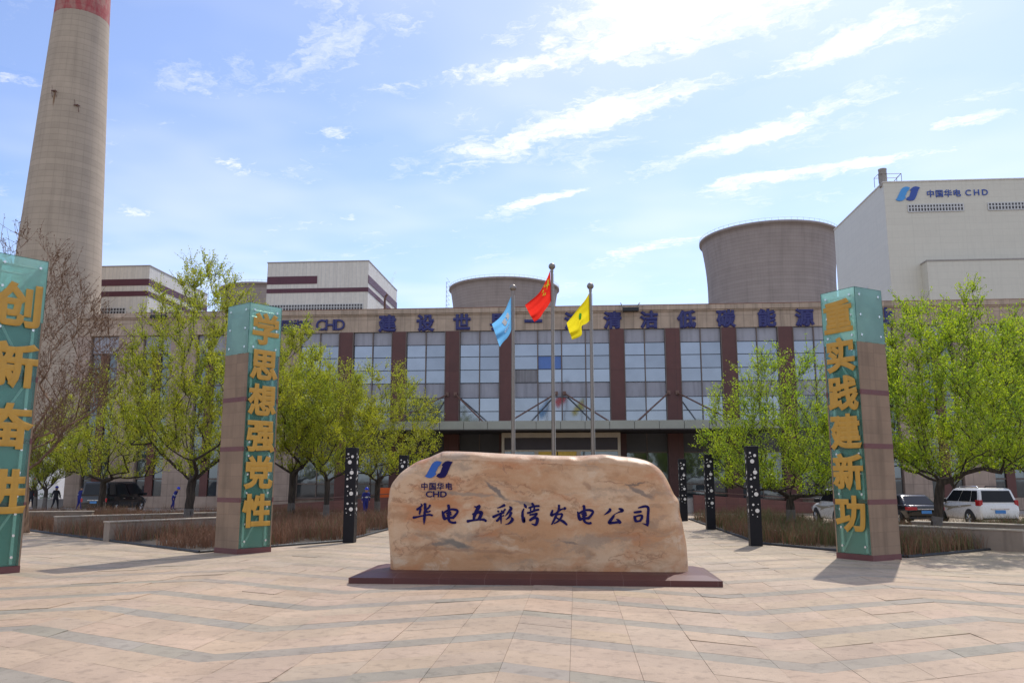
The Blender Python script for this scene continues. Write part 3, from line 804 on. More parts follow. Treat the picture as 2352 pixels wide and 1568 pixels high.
for y, dd in ((-.50, .20), (-.486, .148), (-.446, .10), (-.383, .0586), (-.30, .0268), (-.2036, .0068), (-.08, .0), (.25, .02), (.42, .09), (.50, .24)):
    rings.append([(x, y + (wob[i] if -.45 < y < .4 else wob[i] * .15 if y < 0 else 0), z) for i, (x, z) in enumerate(inset(dd))])
mb = MB(); n = len(outl)
vs = [v for r in rings for v in r]; fs = []
for k in range(len(rings) - 1):
    for i in range(n - 1): fs.append((k * n + i, (k + 1) * n + i, (k + 1) * n + i + 1, k * n + i + 1))
mb.add(vs, fs, 0, True)
# front and back faces as fine sheets so the marbling bump reads
for ri in (0, len(rings) - 1):
    r = rings[ri]; mb.add([v for v in r], [tuple(range(n))])
mb.build('stone_body', M_MARBLE, stone)
M_PLIN = panelled('plinth_granite', (.095, .025, .021), .98, 5, (.17, .08, .07), .012, rough=.5, var=.12, streak=.05)
pa, pb = on_ground(812, 1338), on_ground(1660, 1351)
X0, X1, Y0, Y1 = -3.93, 4.02, -1.52, 1.15
mb = MB()
o_ = [(X0, Y0), (X1, Y0), (X1, Y1), (X0, Y1)]; i_ = [(X0 + .28, Y0 + .45), (X1 - .28, Y0 + .45), (X1 - .28, Y1 - .25), (X0 + .28, Y1 - .25)]
vs = [(x, y, 0) for x, y in o_] + [(x, y, .125) for x, y in o_] + [(x, y, .19) for x, y in i_]
fs = [(4, 5, 9, 8), (5, 6, 10, 9), (6, 7, 11, 10), (7, 4, 8, 11), (8, 9, 10, 11), (0, 1, 5, 4), (1, 2, 6, 5), (2, 3, 7, 6), (3, 0, 4, 7)]
mb.add(vs, fs).build('plinth', M_PLIN, stone)
# inscription: brush strokes as (x, y, width) along each stroke, traced in picture units
STY = -.512
def glyph(strokes, to_disp, name='inscribed_character'):
    mb = MB(); off = 0
    for stx in strokes:
        P = catmull(stx, 6); L = []; Rr = []
        for i, p in enumerate(P):
            t = P[min(i + 1, len(P) - 1)][:2] - P[max(i - 1, 0)][:2]
            t = t / (np.hypot(*t) or 1); nrm = np.array((-t[1], t[0])); wdt = max(3.0, p[2]) * .66
            L.append(p[:2] + nrm * wdt); Rr.append(p[:2] - nrm * wdt)
        def cap_pts(i, sgn):
            p = P[i]; q = P[i + sgn]; t = p[:2] - q[:2]; t = t / (np.hypot(*t) or 1)
            return p[:2] + t * max(2.0, p[2]) * .38
        pts = []
        y = STY - off; off += .0006
        loop = [cap_pts(0, 1)] + L + [cap_pts(len(P) - 1, -1)] + Rr[::-1]
        W = []
        for qd in loop:
            x, z = on_plane(*to_disp(qd), 19.6 + STY); W.append((x + 1.0, y, z))
        m_ = len(L); vs = W; fs = [(0, 1, 2 * m_ + 1), (m_ + 1, m_ + 2, m_)]
        for i in range(m_ - 1): fs.append((1 + i, 2 + i, 2 * m_ - i, 2 * m_ + 1 - i))
        mb.add(vs, fs)
    return mb.build(name, M_INK, stone)
M_INK = pm('ink_blue_paint', (.016, .013, .085), .8, .15, 5, spec=.12)
d1 = lambda q: ((1600 + q[0] * 550 / 2352) / 1.7415, (1960 + q[1] * 550 / 2352) / 1.7415)
d2 = lambda q: ((2060 + q[0] * 600 / 2352) / 1.7415, (1960 + q[1] * 600 / 2352) / 1.7415)
DIAN = [[(722, 350, 14), (735, 400, 34), (755, 470, 44), (775, 500, 30)], [(740, 390, 26), (800, 350, 28), (880, 325, 28), (960, 335, 34), (985, 365, 30), (950, 420, 34), (900, 475, 36)],
        [(790, 395, 22), (870, 375, 26)], [(770, 482, 34), (830, 470, 30), (910, 465, 34)], [(825, 250, 38), (835, 300, 36), (835, 400, 38), (830, 480, 38), (850, 530, 30), (900, 552, 30), (955, 548, 34)], [(800, 428, 20), (880, 410, 22)]]
G1 = [[[(350, 225, 8), (375, 250, 22), (345, 290, 30), (290, 330, 34)], [(355, 310, 26), (345, 350, 28), (335, 395, 24), (340, 415, 8)], [(515, 250, 28), (495, 290, 26), (450, 330, 22)], [(425, 225, 40), (430, 270, 34), (430, 330, 36), (450, 365, 30), (490, 365, 22), (520, 350, 20)],
       [(225, 465, 36), (300, 452, 24), (400, 430, 20), (500, 415, 26), (555, 430, 28)], [(420, 360, 30), (420, 430, 34), (415, 500, 34), (410, 590, 4)]],
      DIAN,
      [[(1275, 275, 18), (1310, 285, 28), (1365, 270, 48)], [(1350, 280, 50), (1310, 350, 46), (1275, 430, 44), (1260, 495, 30)], [(1240, 410, 24), (1300, 385, 30), (1390, 375, 40), (1380, 430, 44), (1345, 500, 36)], [(1150, 530, 40), (1220, 515, 28), (1340, 500, 26), (1430, 500, 34), (1475, 525, 32)]],
      [[(1665, 300, 14), (1720, 285, 22), (1790, 250, 40)], [(1670, 350, 22), (1690, 365, 28)], [(1735, 345, 22), (1745, 365, 22)], [(1800, 320, 26), (1770, 360, 24)], [(1590, 455, 38), (1680, 415, 30), (1780, 375, 28)], [(1720, 385, 30), (1725, 470, 28), (1730, 570, 8)],
       [(1715, 450, 26), (1680, 500, 34), (1650, 525, 30)], [(1745, 440, 14), (1780, 430, 20)], [(1870, 275, 14), (1900, 310, 40), (1850, 380, 28), (1800, 440, 8)], [(1905, 375, 34), (1870, 450, 30), (1810, 500, 10)], [(1900, 455, 10), (1922, 500, 42), (1870, 560, 26), (1800, 585, 6)]]]
G2 = [[[(140, 210, 12), (165, 250, 34), (180, 275, 14)], [(140, 285, 14), (120, 340, 28), (120, 420, 34), (140, 490, 38), (152, 420, 10)], [(265, 200, 26), (290, 235, 28)], [(215, 275, 24), (300, 250, 24), (380, 245, 26)], [(248, 262, 18), (243, 320, 18)], [(305, 255, 20), (297, 335, 20)],
       [(195, 355, 28), (250, 340, 24), (320, 312, 26), (375, 300, 26)], [(230, 385, 22), (300, 372, 24), (345, 362, 22), (320, 400, 24), (260, 440, 24), (230, 472, 28)], [(240, 470, 24), (300, 440, 22), (350, 440, 34), (345, 500, 36), (320, 540, 30), (258, 522, 8)]],
      [[(690, 230, 30), (685, 300, 26), (650, 380, 28), (620, 450, 28), (575, 535, 16)], [(590, 310, 22), (570, 385, 36), (620, 370, 22), (720, 300, 20), (760, 290, 14)], [(770, 270, 26), (790, 290, 36)], [(640, 385, 18), (735, 370, 24), (725, 420, 26), (680, 480, 24), (610, 520, 14)], [(640, 420, 18), (700, 460, 24), (760, 490, 34), (815, 540, 22)]],
      [[(980 + (x - 720) * .9167, 330 + (y - 350) * .9167, w_ * .92) for x, y, w_ in s_] for s_ in DIAN],
      [[(1480, 285, 22), (1490, 310, 34), (1450, 350, 26), (1395, 385, 6)], [(1625, 285, 14), (1665, 300, 38), (1685, 322, 32), (1620, 345, 14), (1555, 380, 10)], [(1555, 385, 20), (1535, 420, 32), (1490, 480, 38), (1482, 508, 36), (1560, 505, 28), (1640, 490, 32)], [(1590, 450, 14), (1625, 470, 28), (1650, 510, 40)]],
      [[(1930, 275, 14), (1990, 260, 26), (2050, 250, 30), (2090, 280, 32), (2085, 400, 32), (2080, 500, 38), (2080, 560, 18)], [(2080, 545, 28), (2000, 517, 6)], [(1865, 345, 22), (1920, 340, 30), (1980, 330, 28)], [(1867, 400, 18), (1880, 440, 34), (1895, 490, 32)], [(1880, 415, 22), (1940, 395, 22), (1990, 397, 28), (1985, 440, 32), (1960, 480, 26)], [(1900, 487, 26), (1972, 476, 22)]]]
for s_ in G1: glyph(s_, d1)
for s_ in G2: glyph(s_, d2)
ex, ez = on_plane((1650 + 868 * 200 / 1651) / 1.7415, (1820 + 466 * 200 / 1651) / 1.7415, 19.6 + STY)
eh = 552 * 200 / 1651 / 1.7415 / F_PX * 19.3
M_EMB1 = pm('bright_blue_paint', (.012, .10, .42), .35, .08)
MB().prism(emblem(0, eh), 'y', -.003, .004).build('emblem', M_EMB1, stone, loc=(ex + 1.0, STY, ez))
MB().prism(emblem(1, eh), 'y', -.003, .004).build('emblem', M_INK, stone, loc=(ex + 1.0, STY, ez))
for ch_, zx, zy, em_ in (('中', 393, 1020, 245), ('国', 661, 1020, 245), ('华', 921, 1020, 245), ('电', 1193, 1020, 245)):
    x_, z_ = on_plane((1650 + zx * 200 / 1651) / 1.7415, (1820 + zy * 200 / 1651) / 1.7415, 19.6 + STY)
    text_mb(ch_, em_ * 200 / 1651 / 1.7415 / F_PX * 19.3 * 1.02, .006, .018).build('small_character', M_INK, stone, loc=(x_ + 1.0, STY, z_))
x_, z_ = on_plane((1650 + 785 * 200 / 1651) / 1.7415, (1820 + 1282 * 200 / 1651) / 1.7415, 19.6 + STY)
tm = text_mb('CHD', 265 * 200 / 1651 / 1.7415 / F_PX * 19.3, .006, .02)
tm.v = [(x * 1.22, y, z) for x, y, z in tm.v]
tm.build('small_character', M_INK, stone, loc=(x_ + 1.0, STY, z_))

# ================================================================== SIGN PILLARS
def glass_mat(name, col, trans, gloss_rough=.12, mixd=.5, tlc=None):
    m = bpy.data.materials.new(name); m.use_nodes = True; nt = m.node_tree; nt.nodes.clear(); g = NG(nt)
    c = g.coord(); nz = g.noise(c, 1.6, 5, .6).outputs[0]
    v = g.rng(nz, .3, .7, .82, 1.12)
    cc = g.mix(1.0, (*col, 1), g.n('ShaderNodeCombineColor', {0: v, 1: v, 2: v}).outputs[0], 'MULTIPLY')
    tr = g.n('ShaderNodeBsdfTransparent', {'Color': (*trans, 1)})
    di = g.n('ShaderNodeBsdfDiffuse', {'Color': cc}); tl = g.n('ShaderNodeBsdfTranslucent', {'Color': (*(tlc or col), 1)})
    dt = g.n('ShaderNodeMixShader', {0: .62, 1: di.outputs[0], 2: tl.outputs[0]})
    a = g.n('ShaderNodeMixShader', {0: mixd, 1: tr.outputs[0], 2: dt.outputs[0]})
    gl = g.n('ShaderNodeBsdfGlossy', {'Color': (.9, 1, .96, 1), 'Roughness': gloss_rough})
    fr = g.n('ShaderNodeFresnel', {'IOR': 1.45})
    o = g.n('ShaderNodeMixShader', {0: fr.outputs[0], 1: a.outputs[0], 2: gl.outputs[0]})
    g.n('ShaderNodeOutputMaterial', {'Surface': o.outputs[0]})
    MATS[name] = m; return m
M_FROST = glass_mat('frosted_green_glass', (.58, .88, .77), (.74, .96, .88), .15, .44, (.80, 1.0, .93))
M_TEAL = glass_mat('teal_glass', (.30, .60, .53), (.84, .97, .93), .08, .20)
M_TAUPE = panelled('taupe_panel', (.285, .198, .132), 1.3, .388, (.20, .135, .09), .008, .8, .12, ax='xy', offx=.65, offz=.0, streak=.25)
M_BAND = pm('maroon_band', (.155, .055, .052), .55, .12)
M_BACK = pm('teal_backing', (.17, .37, .335), .6, .12)
M_LETG = pm('gold_letter_paint', (.55, .305, .045), .55, .10, 2.5, streak=.2)
M_STRUT = pm('pale_steel', (.85, .92, .88), .5, .06)
M_BOLT = pm('steel_bolt', (.75, .75, .72), .25, .05, metal=.6)
M_GEDGE = pm('glass_edge', (.03, .14, .10), .3, .1)
def sign_pillar(name_pt, rotz, chars, zs, em, label):
    t = thing('sign_pillar', label, 'sign pillar', name_pt, rotz, 'square slogan pillars beside the plaza')
    s = .6; ZT, ZG = 7.72, 6.12
    body = MB().box(-s + .045, s - .045, -s + .16, s, .15, ZG).box(-s, -s + .043, -s, s, .15, ZG).box(s - .043, s, -s, s, .15, ZG)
    body.build('stone_body', M_TAUPE, t)
    MB().box(-s + .045, s - .045, -s + .14, -s + .158, .15, ZG).build('backing_panel', M_BACK, t)
    MB().box(-s - .008, s + .008, -s - .008, s + .008, 0, .16).build('plinth', M_BAND, t)
    levels = [.16, 1.60, 3.15, 4.68, ZG]
    for z in levels[1:-1]:
        MB().box(-s - .006, -s + .05, -s - .006, s + .006, z - .07, z + .07).box(s - .05, s + .006, -s - .006, s + .006, z - .07, z + .07).box(-s + .05, s - .05, -s + .02, -s + .10, z - .07, z + .07).box(-s + .05, s - .05, s - .05, s + .006, z - .07, z + .07).build('band', M_BAND, t)
    # steel frame behind the glass
    fr = MB()
    for x in (-.40, .40): fr.box(x - .035, x + .035, -s + .045, -s + .085, .2, ZG)
    sg = 1
    for a, b in zip(levels[:-1], levels[1:]):
        fr.bar((-.36 * sg, -s + .055, a + .1), (.36 * sg, -s + .055, b - .1), .03); sg = -sg
    fr.build('frame', M_STRUT, t)
    f2 = MB()
    for x in (-.46, .46):
        for y in (-.46, .46): f2.bar((x, y, ZG), (x, y, ZT - .12), .035)
    for z in (ZG + .12, ZT - .2):
        f2.bar((-.46, -.46, z), (.46, -.46, z), .03).bar((-.46, .46, z), (.46, .46, z), .03).bar((-.46, -.46, z), (-.46, .46, z), .03).bar((.46, -.46, z), (.46, .46, z), .03)
    f2.bar((-.46, -.47, ZG + .1), (.46, -.47, ZT - .2), .028).bar((-.47, .46, ZG + .1), (-.47, -.46, ZT - .2), .028).bar((.47, .46, ZG + .1), (.47, -.46, ZT - .2), .028).bar((.46, .47, ZG + .1), (-.46, .47, ZT - .2), .028)
    f2.build('top_frame', M_STEEL, t)
    def pane(kind, x0, x1, z0, z1, face):
        p = MB().box(x0, x1, -s - .0, -s + .014, z0, z1)
        b = MB()
        for zz in (z0 + .2, (z0 + z1) / 2, z1 - .2):
            for xx in (x0 + .17, x1 - .17): b.tube([(xx, -s - .016, zz), (xx, -s + .08, zz)], [.034, .02], 10)
        e = MB().box(x0, x1, -s + .0005, -s + .0135, z1, z1 + .012).box(x0 - .01, x0, -s + .0005, -s + .0135, z0, z1).box(x1, x1 + .01, -s + .0005, -s + .0135, z0, z1)
        o = p.build('glass_panel', M_FROST if kind else M_TEAL, t, rotz=face)
        b.build('bolt', M_BOLT, o); e.build('glass_edge', M_GEDGE, o)
    for k in range(4): pane(1, -s + .012, s - .012, ZG + .01, ZT, k * math.pi / 2)
    for a, b in zip(levels[:-1], levels[1:]): pane(0, -s + .05, s - .05, a + .01, b - .01, 0)
    for ch_, z in zip(chars, zs):
        text_mb(ch_, em, .035, .040).build('gold_letter', M_LETG, t, loc=(0, -s - .045, z))
    return t
def rot2(v, a): return (v[0] * math.cos(a) - v[1] * math.sin(a), v[0] * math.sin(a) + v[1] * math.cos(a))
ZS6 = [6.93, 5.80, 4.68, 3.58, 2.44, 1.28]
a_ = R(56); N = (-10.18, 24.74); dx_, dy_ = rot2((.6, .6), a_)
sign_pillar((N[0] + dx_, N[1] + dy_, 0), a_, '学思想强党性', ZS6, 1.02, 'square glass and taupe pillar with six gold characters, standing in front of the tall left elm')
a_ = R(56); Rr_ = (-13.46, 19.62); dx_, dy_ = rot2((-.6, .6), a_)
sign_pillar((Rr_[0] + dx_, Rr_[1] + dy_, 0), a_, '创新奋进', [6.5, 5.0, 3.5, 1.93], 1.12, 'teal glass pillar with four large gold characters cut off by the left edge')
a_ = R(-56); N = (8.09, 23.99); dx_, dy_ = rot2((-.6, .6), a_)
sign_pillar((N[0] + dx_, N[1] + dy_, 0), a_, '重实践建新功', ZS6, 1.02, 'square glass and taupe pillar with six gold characters, right of the inscribed stone')

# ================================================================== PERFORATED LAMP COLUMNS
M_LAMP = pm('black_lamp_metal', (.009, .009, .013), .45, .2, 3, spec=.25)
M_DOT = pm('white_acrylic', (.74, .72, .68), .4, .05)
DOTS = [(165, 198, 15), (222, 235, 22), (148, 260, 7), (175, 247, 7), (185, 315, 31), (212, 418, 8), (212, 465, 31), (159, 500, 7), (153, 556, 17), (200, 538, 17), (153, 662, 17), (205, 702, 8), (160, 727, 7), (206, 763, 31), (154, 793, 7), (158, 905, 17), (221, 900, 8), (204, 986, 31), (134, 977, 8), (143, 1038, 8), (200, 1065, 8)]
def lamp_column(loc, label):
    t = thing('lamp_column', label, 'lamp column', loc, 0, 'black lamp columns with white dots')
    s = .20
    MB().box(-s, s, -s, s, 0, 3.36, bev=.012).build('housing', M_LAMP, t)
    for k in range(4):
        mb = MB()
        for x, y, r in DOTS:
            u = (x - (125 - (y - 105) * .025)) / 150.0 * 2 * s - s; z = 3.36 - (y - 105) / 403.0; rad = r / 440.0
            n = 20; vs = [(u + rad * math.cos(2 * math.pi * i / n), -s - .004, z + rad * math.sin(2 * math.pi * i / n)) for i in range(n)]
            mb.add(vs, [tuple(range(n))])
        mb.build('light_dots', M_DOT, t, rotz=k * math.pi / 2)
    return t
l0 = lamp_column((-8.12, 29.75, 0), 'black dotted lamp column nearest to the left sign pillar')
for loc, lab in (((-8.12, 38.9, 0), 'black dotted lamp column half hidden behind the left end of the stone'), ((6.06, 29.4, 0), 'nearest right black dotted lamp column, beside the right sign pillar'),
                 ((6.06, 38.9, 0), 'middle one of the three black dotted lamp columns right of the stone'), ((5.85, 46.8, 0), 'farthest of the three black dotted lamp columns, touching the right end of the stone')):
    c_ = copy_tree(l0); c_.location = loc; c_['label'] = lab

# ================================================================== FLAGPOLES AND FLAGS
def flagpole(loc, h, label):
    t = thing('flagpole', label, 'flagpole', loc, 0, 'steel flagpoles before the entrance')
    MB().tube([(0, 0, 0), (0, 0, 3), (0, 0, h - .25)], [.105, .095, .062], 16).build('pole', M_STEEL, t)
    MB().ball((0, 0, h - .02), .17, 18).tube([(0, 0, h - .3), (0, 0, h - .14)], .075, 12).build('finial', M_STEEL, t)
    MB().tube([(.085, -.03, h - .4), (.1, -.05, h * .5), (.105, -.05, 1.2)], .008, 4).build('halyard', M_WFRAME, t)
    MB().lathe([(.26, 0), (.26, .05), (.16, .09), (.12, .12)], 20).build('base_plate', M_STEEL, t)
    return t
flagpole((-3.03, 40, 0), 11.66, 'left steel flagpole, flying the light blue flag')
flagpole((-1.08, 40, 0), 12.72, 'tallest middle steel flagpole, flying the red flag')
flagpole((.81, 40, 0), 11.68, 'right steel flagpole, flying the yellow flag')
def cloth(name, col, tl):
    m = bpy.data.materials.new(name); m.use_nodes = True; nt = m.node_tree; nt.nodes.clear(); g = NG(nt)
    c = g.coord(); nz = g.rng(g.noise(c, 3, 4).outputs[0], .3, .7, .9, 1.08)
    cc = g.mix(1.0, (*col, 1), g.n('ShaderNodeCombineColor', {0: nz, 1: nz, 2: nz}).outputs[0], 'MULTIPLY')
    di = g.n('ShaderNodeBsdfDiffuse', {'Color': cc}); tr = g.n('ShaderNodeBsdfTranslucent', {'Color': (*tl, 1)})
    o = g.n('ShaderNodeMixShader', {0: .6, 1: di.outputs[0], 2: tr.outputs[0]})
    g.n('ShaderNodeOutputMaterial', {'Surface': o.outputs[0]}); MATS[name] = m
    return m
def flag(name, label, edges_, mat, amp=.13, ph=0.0):
    """edges_: four edge curves as (x,z) lists - hoist top->bottom, fly top->bottom; the sheet is a ruled, folded cloth"""
    (h0, h1), top, bot = edges_
    tc_, bc_ = catmull([(*h0,)] + top, 10), catmull([(*h1,)] + bot, 10)
    def at(path, u):
        k = u * (len(path) - 1); i = min(int(k), len(path) - 2); f = k - i
        return path[i] * (1 - f) + path[i + 1] * f
    def S(u, v):
        p = at(tc_, u) * (1 - v) + at(bc_, u) * v
        ph_ = 7.0 * (u * .55 + v * .9) + ph
        y = 40 - .09 + amp * u ** .7 * math.sin(ph_) + .05 * u * math.sin(17 * v + 4 * u + ph)
        y += .35 * u
        return (p[0], y, p[1])
    NU, NV = 34, 26
    mb = MB()
    vs = [S(i / NU, j / NV) for j in range(NV + 1) for i in range(NU + 1)]
    fs = [(j * (NU + 1) + i, j * (NU + 1) + i + 1, (j + 1) * (NU + 1) + i + 1, (j + 1) * (NU + 1) + i) for j in range(NV) for i in range(NU)]
    mb.add(vs, fs, 0, True)
    base_pt = (h1[0], 40 - .09, h1[1])
    mb.shift(-base_pt[0], -base_pt[1], -base_pt[2])
    t = thing(name, label, 'flag', base_pt, 0, 'flags on the three poles')
    mb.build('cloth', mat, t)
    def decal(pname, tris, mat_):
        """tris: (vertices in flag u,v; faces)"""
        vsd, fsd = tris; m2 = MB()
        for eps in (-.03, .03):
            w_ = []
            for u, v in vsd:
                p = S(u, v); w_.append((p[0] - base_pt[0], p[1] + eps - base_pt[1], p[2] - base_pt[2]))
            m2.add(w_, fsd)
        m2.build(pname, mat_, t)
    return t, decal
def fan(poly):
    cx = sum(p[0] for p in poly) / len(poly); cy = sum(p[1] for p in poly) / len(poly); n = len(poly)
    return ([*poly, (cx, cy)], [(i, (i + 1) % n, n) for i in range(n)])
def star(cu, cv, r, rot=0):
    P = []
    for i in range(10):
        a = rot + math.pi * i / 5; q = r if i % 2 == 0 else r * .4
        P.append((cu + q * math.sin(a) / 1.5, cv - q * math.cos(a)))
    return fan(P)
M_RED = cloth('red_cloth', (.75, .02, .015), (.95, .05, .03)); M_YST = pm('yellow_star_print', (.90, .66, .03), .8, .05)
M_BLU = cloth('light_blue_cloth', (.10, .36, .72), (.22, .60, .95)); M_WHC = pm('white_print', (.88, .88, .86), .8, .04)
M_YEL = cloth('yellow_cloth', (.80, .62, .01), (.95, .80, .03)); M_GRN = pm('green_print', (.10, .50, .07), .8, .05)
t, dec = flag('national_flag', 'red flag with yellow stars hanging from the tallest pole', (((-1.16, 12.50), (-1.14, 10.94)), [(-1.36, 12.05), (-1.72, 11.42), (-2.20, 10.98), (-2.44, 10.78)], [(-1.28, 10.72), (-1.52, 10.42), (-1.72, 10.12), (-1.98, 9.93)]), M_RED, .12, .4)
dec('star', star(.20, .25, .19), M_YST)
for cu, cv, ro in ((.34, .10, .5), (.40, .20, .2), (.40, .35, 0), (.34, .45, -.3)): dec('star', star(cu, cv, .07, ro), M_YST)
t, dec = flag('company_flag', 'light blue flag with white emblem hanging from the left pole', (((-3.11, 11.20), (-3.10, 9.52)), [(-3.24, 10.95), (-3.42, 10.52), (-3.72, 10.12), (-4.10, 9.86)], [(-3.18, 9.35), (-3.32, 9.12), (-3.52, 8.92), (-3.70, 8.70)]), M_BLU, .14, 2.2)
for half in (0, 1):
    P = [(.46 + x * .28, .36 - z * .28) for x, z in emblem(half, 1.0)]
    dec('emblem', fan(P), M_WHC)
for i, ch_ in enumerate('CHD'):
    tm = text_mb(ch_, 1.0, .01, .03)
    keep = [f for f in tm.f if all(tm.v[k][1] < 0 for k in f)]
    dec('flag_letter', ([(.33 + i * .12 + x * .12, .68 - z * .17) for x, y, z in tm.v], keep), M_WHC)
t, dec = flag('yellow_flag', 'yellow flag with small green emblem hanging from the right pole', (((.74, 11.28), (.76, 9.92)), [(.52, 10.95), (.16, 10.52), (-.14, 10.12), (-.38, 9.84)], [(.58, 9.78), (.36, 9.66), (.34, 9.22), (-.12, 9.0)]), M_YEL, .13, 1.1)
dec('emblem', fan([(.40, .44), (.47, .30), (.54, .44), (.51, .60), (.44, .62)]), M_GRN)

# ================================================================== TREES
def bark(name, col):
    m, g, bs = base(name); c = g.coord(); x, y, z = g.sep(c)
    n1 = g.noise(g.mapping(c, scale=(9, 9, 1.6)), 1.6, 5).outputs[0]
    cc = g.mix(g.rng(n1, .35, .65), tuple(k * .6 for k in col), tuple(min(1, k * 1.35) for k in col))
    g.set(bs.inputs['Base Color'], cc); bs.inputs['Roughness'].default_value = .9
    b = g.n('ShaderNodeBump', {'Height': n1, 'Strength': .6, 'Distance': .03}); g.set(bs.inputs['Normal'], b.outputs[0])
    MATS[name] = m; return m
M_BARK = bark('elm_bark', (.052, .038, .028)); M_TWIG = bark('bare_twig', (.23, .14, .085))
M_WASH = pm('trunk_whitewash', (.15, .13, .115), .9, .35, 6)
def leafmat(name, c1, c2, c3, tl=.45):
    m = bpy.data.materials.new(name); m.use_nodes = True; nt = m.node_tree; nt.nodes.clear(); g = NG(nt)
    r = g.n('ShaderNodeNewGeometry').outputs['Random Per Island']; c = g.coord()
    n = g.noise(c, .75, 4, .6).outputs[0]
    cc = g.mix(g.rng(n, .36, .64), c1, c2); cc = g.mix(g.m('MULTIPLY', g.m('POWER', r, 2.0), .75), cc, c3)
    di = g.n('ShaderNodeBsdfDiffuse', {'Color': cc})
    tcol = g.mix(1.0, cc, (1.55, 1.65, .75), 'MULTIPLY')
    tr = g.n('ShaderNodeBsdfTranslucent', {'Color': tcol})
    a = g.n('ShaderNodeMixShader', {0: tl, 1: di.outputs[0], 2: tr.outputs[0]})
    gl = g.n('ShaderNodeBsdfGlossy', {'Roughness': .45, 'Color': (.8, .85, .7, 1)})
    o = g.n('ShaderNodeMixShader', {0: .05, 1: a.outputs[0], 2: gl.outputs[0]})
    g.n('ShaderNodeOutputMaterial', {'Surface': o.outputs[0]}); MATS[name] = m; return m
M_LEAF = leafmat('spring_leaf', (.38, .37, .030), (.26, .32, .028), (.50, .47, .05), .48)
M_LEAF2 = leafmat('spring_leaf_bright', (.29, .36, .022), (.185, .295, .022), (.44, .47, .03), .52)
M_BUD = pm('bud_brown', (.16, .085, .05), .8, .3)

